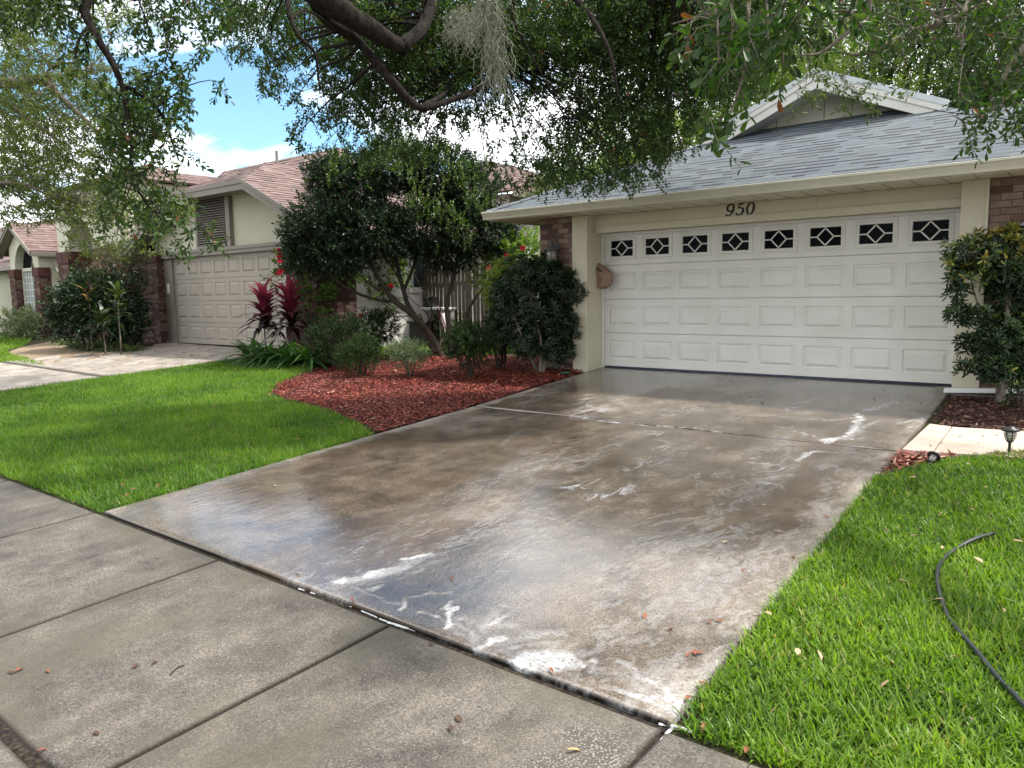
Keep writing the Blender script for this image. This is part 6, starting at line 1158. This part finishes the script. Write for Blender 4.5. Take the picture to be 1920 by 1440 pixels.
# --- grass
def blades(name, poly, n, seed, ll, lw, shape, label, holes=(), mat='grass'):
    rg = np.random.default_rng(seed); P = np.array(poly); x0, y0 = P.min(0); x1, y1 = P.max(0); ar = (x1 - x0) * (y1 - y0); X = rg.uniform(x0, x1, int(n * 2.2)); Y = rg.uniform(y0, y1, int(n * 2.2)); k = inpoly(X, Y, P)
    for h in holes: k &= ~inpoly(X, Y, np.array(h))
    cl = fbm(X * 6, Y * 6, seed); k &= rg.random(len(X)) < .45 + 1.1 * cl; X = X[k][:n]; Y = Y[k][:n]; cl = cl[k][:n]; n = len(X)
    Z = np.array([gz(a, b) for a, b in zip(X, Y)]) - .028; ph = rg.uniform(0, 6.28, n) ; el = np.clip(rg.normal(1.08, .30, n), .25, 1.52); D = np.stack([np.cos(ph) * np.cos(el), np.sin(ph) * np.cos(el), np.sin(el)], 1); Nn = np.stack([-np.cos(ph) * np.sin(el), -np.sin(ph) * np.sin(el), np.cos(el)], 1) + rg.normal(0, .3, (n, 3))
    big = fbm(X * 1.1, Y * 1.1, seed + 3); L_ = ll * rg.uniform(.55, 1.25, n) * (.75 + .5 * big); V, F, kk = leaves(np.stack([X, Y, Z], 1), D, Nn, L_, lw * rg.uniform(.7, 1.2, n), shape, droop=.28); t = np.clip(.47 + .8 * (big - .5) + rg.normal(0, .20, n) + .6 * (cl - .5), 0, .955); dead = rg.random(n) < .030 + .05 * sstep(.62, .75, fbm(X * 2.4, Y * 2.4, seed + 8)); t[dead] = .97 + .03 * rg.random(dead.sum())
    o = link(name, np_mesh(name, V, F, dict(tint=np.repeat(t, kk))), M[mat]); return tag(o, label, 'lawn', None, 'stuff')
RL = [(5.40, -7.955), (5.13, -4.35)] + [g2d(p) for p in ((1660, 888), (1700, 876), (1745, 866), (1790, 858), (1850, 852), (1925, 845))] + [(7.1, -3.3), (7.1, -7.955)]
HOLE = [tuple(gp(1748, 1362)[:2] + np.array((.07 * math.cos(t), .05 * math.sin(t)))) for t in np.linspace(0, 6.28, 9)[:-1]]
blades('lawn_grass', RL, 62000, 1, .070, .0098, 'blade', 'bright green coarse grass of the right lawn beside the driveway', [HOLE]); blades('lawn_grass', [(7.08, -7.955), (7.08, -3.3), (9.5, -3.1), (9.5, -7.955)], 34000, 2, .070, .0115, 'blade1', 'green grass of the lawn further right, past the picture edge')
LLn = [(.50, -7.95), (.36, -5.1)] + [g2d(p) for p in ((668, 792), (625, 773), (575, 760), (535, 750), (505, 737), (517, 720), (550, 706), (583, 694))] + [(-5.6, -1.4), (-7.65, -1.2), (-7.75, -4.3), (-7.85, -7.95)]
nearL = [(.48, -7.90), (.38, -5.4), (-2.0, -5.4), (-3.2, -7.90)]; farL = LLn
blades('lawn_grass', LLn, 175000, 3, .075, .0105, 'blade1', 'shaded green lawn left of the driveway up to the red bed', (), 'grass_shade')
blades('lawn_grass', [(-13.3, -8.0), (-13.1, -4.3)] + [g2d(p) for p in ((88, 686), (60, 674), (20, 664), (10, 654), (40, 650), (60, 636), (0, 626))] + [(-26, -2), (-26, -8)], 60000, 4, .09, .022, 'blade1', 'strip of grass beyond the neighbouring driveway')
blades('lawn_grass', [(-6.5, -.6), (-6.5, 2.2), (-3.5, 2.2), (-3.3, .95), (-5.0, -.2)], 7000, 5, .12, .014, 'blade1', 'tuft of side-yard grass lit between the trunks')
blades('lawn_grass', [(8.95, -9.4), (8.95, -8.0), (9.5, -8), (9.5, -9.4)], 2000, 6, .07, .011, 'blade1', 'sparse grass at the pavement end')
# soil edge litter along the kerb lines is made of the fallen leaves below
# --- fallen leaves
rgl = np.random.default_rng(77); LM = {k: leafmat('fallen_' + k, [(0, a), (1, c)], .08, .6, .3, (1.1, 1, .9)) for k, a, c in (('rust', (.13, .040, .022), (.24, .085, .045)), ('tan', (.26, .17, .10), (.46, .34, .22)), ('dark', (.045, .026, .018), (.10, .055, .035)), ('yellow', (.42, .28, .10), (.55, .42, .18)))}
protos = {}
for nm in LM:
    P = np.zeros((1, 3)); V, F, k = leaves(P - np.array((.5, 0, 0)), np.array([[1., 0, 0]]), np.array([[0, 0, 1.]]), 1.0, .38, 'leaf', fold=.5, droop=-.10); V[:, 2] += .05; protos[nm] = np_mesh('fallen_leaf', V, F, dict(tint=np.repeat(.5, len(V)))); protos[nm].materials.append(LM[nm])
def drop(px, nm, size, label, group, dz=0.0, tilt=.25):
    p = gp(*px); o = bpy.data.objects.new('fallen_leaf', protos[nm]); COL.objects.link(o); o.location = (p[0], p[1], p[2] + dz + .003); s = size * rgl.uniform(.8, 1.2); o.scale = (s, s * rgl.uniform(.8, 1.5), s); o.rotation_euler = (rgl.normal(0, tilt * .6), rgl.normal(0, tilt * .6), rgl.uniform(0, 6.28)); tag(o, label, 'leaf', group)
for px in ((1208, 1157), (1258, 1181), (1302, 1226), (1310, 1228), (1292, 1230), (847, 1086), (1330, 1168), (1349, 1166), (1395, 1070), (1548, 970)): drop(px, 'rust', .048, 'small rust-red leaf lying on the wet concrete driveway', 'rust leaves on the driveway')
for px in ((1456, 998), (1432, 948), (1490, 1046), (1360, 1018), (1180, 705), (960, 800), (515, 912), (560, 1078)): drop(px, 'tan', .04, 'small pale tan leaf lying on the wet concrete driveway', 'tan leaves on the driveway')
for px in ((1656, 729), (1705, 740), (1726, 757), (1640, 748), (1430, 756), (1210, 748)): drop(px, 'dark', .045, 'small dark leaf on the concrete near the garage door', 'dark leaves near the garage door')
drop((1076, 1405), 'yellow', .062, 'single yellow leaf on the pavement at the bottom edge', 'yellow leaf on the pavement', -.013)
for px in ((35, 1254), (90, 1256), (78, 1403), (140, 940)): drop(px, 'rust', .045, 'rust-coloured leaf on the dry pavement at the left', 'rust leaves on the pavement', -.013)
for px in ((255, 1246), (20, 1258), (180, 1372), (860, 1345), (845, 1363), (810, 1205), (290, 1240)): drop(px, 'dark', .045, 'dark curled leaf scrap on the dry pavement', 'dark leaves on the pavement', -.013, .1)
for px in ((1033, 1260), (1290, 1312), (1318, 1285), (660, 1127), (1318, 1365), (1400, 1410), (1500, 1432)): drop(px, 'rust', .05, 'rust leaf caught in the dirty edge of the driveway slab', 'rust leaves along the slab edges')
for px in ((1820, 968), (1795, 958), (1765, 976), (1715, 1018), (1766, 1040), (1907, 1028), (1833, 1064), (1790, 1250), (1760, 1140), (1690, 1105), (1535, 1245), (1495, 1240), (1660, 1300), (1440, 1166), (1870, 922), (1845, 924), (1712, 905), (1815, 880), (1700, 985), (1880, 1160)): drop(px, 'tan', .052, 'dry tan leaf lying on the bright right lawn', 'tan leaves on the right lawn', .035, .5)
for px in ((238, 905), (232, 916), (272, 886), (330, 862), (338, 872), (430, 862), (250, 925), (180, 898), (352, 908), (300, 918), (240, 936), (520, 740), (640, 800), (560, 830), (470, 840), (400, 770), (372, 780), (520, 742), (505, 745)): drop(px, 'rust', .06, 'brown leaf lying on the shaded left lawn', 'brown leaves on the left lawn', .03, .5)
for px in ((262, 683), (268, 681), (290, 662), (300, 660), (306, 668), (375, 656), (392, 658), (345, 664), (358, 668), (372, 666), (395, 668), (170, 668), (262, 667)): drop(px, 'rust', .09, 'reddish leaf scrap on the pale neighbouring driveway', 'leaf scraps on the neighbouring driveway', .01)
for px in ((1842, 820), (1870, 818), (1800, 822), (1745, 838), (1765, 833), (1835, 832)): drop(px, 'dark', .04, 'dark petal or leaf on the pale paver walkway', 'dark leaves on the walkway', .008)
for px in ((625, 738), (560, 742), (545, 736), (790, 760), (735, 705), (742, 698), (850, 700), (700, 790), (650, 765), (860, 745), (930, 718)): drop(px, 'tan', .07, 'pale dry leaf on the red mulch of the large bed', 'pale leaves on the red mulch', .02)
b = MB(); b.tube(smoothpath([gp(318, 1262) + (0, 0, -.009), gp(332, 1250) + (0, 0, -.006), gp(344, 1244) + (0, 0, -.009)]), .0035, 5); tag(b.build('twig', M['bark_dark']), 'thin dark twig lying on the dry pavement slab', 'twig')
# --- garden hose
hp_ = [(1862, 1008), (1830, 1020), (1795, 1034), (1770, 1054), (1757, 1085), (1762, 1125), (1778, 1165), (1800, 1200), (1832, 1236), (1870, 1278), (1905, 1320), (1945, 1370), (1985, 1430), (2060, 1520), (2180, 1600), (2350, 1640)]
b = MB(); pts = smoothpath([gp(*p) + (0, 0, .026 + .008 * math.sin(i * 1.9)) for i, p in enumerate(hp_)], 8); b.tube(pts, .0115, 10); tag(b.build('garden_hose', plain('hose_rubber', (.012, .016, .020), .32, 0, .6), None, True), 'black garden hose curving through the right lawn', 'hose')
# --- path lights
def path_light(name, label, M4):
    root = bpy.data.objects.new(name, None); COL.objects.link(root); root.matrix_world = M4; tag(root, label, 'path light', 'solar path lights')
    mp = lambda p: M4 @ Vector(p)
    def lat(nm, prof, mat, n=18): b = MB(); b.lathe((0, 0, 0), prof, n); o = b.build(nm, mat, None, True); o.parent = root; return o
    lat('stake', [(.006, -.06), (.010, 0), (.011, .10), (.013, .115)], M['black_metal'], 10); lat('cap', [(.030, .205), (.064, .209), (.072, .216), (.071, .222), (.058, .232), (.034, .240), (.032, .245), (.010, .247)], M['black_metal'], 24); lat('lens', [(.020, .128), (.036, .165), (.040, .204)], M['lamp_glass'])
    b = MB(); b.lathe((0, 0, 0), [(.013, .112), (.024, .120), (.026, .130), (.018, .134)], 16)
    for k in range(6): t = k * math.pi / 3; b.tube([(.026 * math.cos(t), .026 * math.sin(t), .128), (.040 * math.cos(t), .040 * math.sin(t), .165), (.045 * math.cos(t), .045 * math.sin(t), .207)], .0028, 5)
    for z_, r_ in ((.150, .034), (.178, .042)): b.tube([(r_ * math.cos(t), r_ * math.sin(t), z_) for t in np.linspace(0, 6.2832, 17)], .002, 4)
    o = b.build('cage', M['black_metal'], None, True); o.parent = root; return root
pl = gp(1892, 851); path_light('path_light', 'black solar path light standing upright by the paver walkway', Matrix.Translation(Vector(pl) + Vector((0, 0, -.02))))
pf = gp(1750, 868); q = Vector((.18, .80, .50)).normalized().to_track_quat('Z', 'Y').to_matrix().to_4x4(); path_light('path_light', 'black solar path light fallen over on the red chips', Matrix.Translation(Vector(pf) + Vector((-.03, -.12, -.03))) @ q @ Matrix.Scale(.72, 4))
# --- things seen through the shrub
b = MB(); c = onY(790, 620, 1.6); b.box(c[0] - .20, c[0] + .20, c[1] - .2, c[1] + .2, .02, .56); o = b.build('wheelie_bin', plain('bin_plastic', (.025, .025, .028), .5), None, bevel=.03); tag(o, 'dark plastic bin behind the bushes near the pale wall', 'bin'); l_ = MB(); l_.box(c[0] - .23, c[0] + .23, c[1] - .23, c[1] + .23, .56, .62); l_.build('lid', plain('bin_lid', (.03, .03, .034), .5), o, bevel=.02)
tx, ty, tz = onY(822, 578, 1.9); tr = empty('outdoor_table', (tx, ty, 0), 'small pale outdoor table behind the shrub stems by the fence', 'table'); b = MB(); b.box(tx - .36, tx + .36, ty - .22, ty + .22, tz - .03, tz + .02); b.build('table_top', M['white_pvc'], tr, bevel=.006)
for sx, sy in ((-1, -1), (1, -1), (-1, 1), (1, 1)): b = MB(); b.lathe((tx + sx * .26, ty + sy * .14, 0), [(.075, 0), (.07, tz * .6), (.075, tz - .03)], 10); b.build('leg', M['stucco_pale'], tr, True)
b = MB(); b.prism([(tx - .32, ty - .12, tz + .022), (tx - .06, ty - .12, tz + .022), (tx - .04, ty - .12, tz + .26), (tx - .34, ty - .12, tz + .23)], (0, .2, 0)); o = b.build('black_box', M['black'], None, bevel=.01); tag(o, 'small black box standing on the pale outdoor table', 'box'); b = MB(); b.box(tx - .29, tx - .10, ty - .135, ty - .121, tz + .06, tz + .19); b.build('front_panel', M['window_glass'], o)
b = MB(); b.tube(smoothpath([(-5.0, 1.3, .95), (-4.9, 1.25, .7), (-4.75, 1.2, .45), (-4.9, 1.2, .15), (-4.6, 1.15, .1)]), .018, 8); b.tube(smoothpath([(-5.0, 1.3, .93), (-4.8, 1.25, .66), (-4.66, 1.2, .40), (-4.8, 1.2, .12)]), .018, 8); tag(b.build('red_hose', plain('hose_red', (.12, .03, .03), .5), None, True), 'dull red hose hanging in loops beside the pale wall', 'hose')
o = MB().lathe(tuple(gp(1060, 701) + (0, 0, .012)), [(.075, 0), (.08, .012), (.07, .016), (.02, .018)], 18).build('valve_cover', plain('green_plastic', (.02, .12, .08), .5), None, True); tag(o, 'round green plastic cover in the red mulch by the garage post', 'cover')
# --- tan cap-shaped bag hung on the door frame
cb = empty('hanging_bag', (-.02, -.10, 1.45), 'tan crumpled bag hung on the left edge of the garage door frame', 'bag')
Zs = np.linspace(0, 1, 22); prof = np.interp(Zs, [0, .08, .25, .45, .62, .75, .9, 1], [.03, .085, .135, .148, .140, .115, .06, .010]); cx_ = np.interp(Zs, [0, .25, .5, .75, 1], [.03, .055, .045, .0, -.055]); V = []; F = []; n = 30
for i, z_ in enumerate(Zs):
    for j in range(n):
        t = 2 * math.pi * j / n; fold = 1 + .10 * math.sin(5 * t + 7 * z_ + 1.2 * math.sin(9 * z_)) * (1 - z_) + .06 * (vnoise(j * .5, i * .55, 4) - .5); V.append((.01 + cx_[i] + 1.05 * prof[i] * fold * math.cos(t), -.125 + .075 * math.sin(t) * (fold ** 3) * min(1, prof[i] / .08), 1.235 + .40 * z_))
for i in range(21):
    for j in range(n): F.append((i * n + j, i * n + (j + 1) % n, (i + 1) * n + (j + 1) % n, (i + 1) * n + j))
F2 = [tuple(range(n))[::-1]]
tn_ = NT('bag_cloth', .85, .2); nn_ = tn_.noise(12, 5); tn_.col(tn_.ramp(nn_, [(.3, (.20, .125, .09)), (.7, (.31, .205, .155))])); tn_.bump(tn_.noise(18, 4, .6), .6, .02); link('pouch', np_mesh('pouch', V, F), tn_.m, cb, True)
b = MB(); rgb = random.Random(3)
for r_ in range(5):
    z_ = 1.600 - r_ * .020
    for c_ in range(3 + (r_ > 1)): xx = -.075 + .018 * r_ + c_ * .026; b.bar((xx, -.196 - .003 * r_ + .012 * (r_ < 2), z_ - c_ * .008), (xx + .018, -.196 - .003 * r_ + .012 * (r_ < 2), z_ - .006 - c_ * .008), .006, .011, (0, 1, 0))
b.lathe((.055, -.196, 1.505), [(.010, 0), (.010, .004)], 10, (0, -1, 0)); b.build('print', M['black'], cb); b = MB(); b.tube(smoothpath([(.05, -.17, 1.31), (.075, -.175, 1.285), (.082, -.17, 1.262)]), .004, 5); b.build('drawstring', M['trim_cream'], cb)
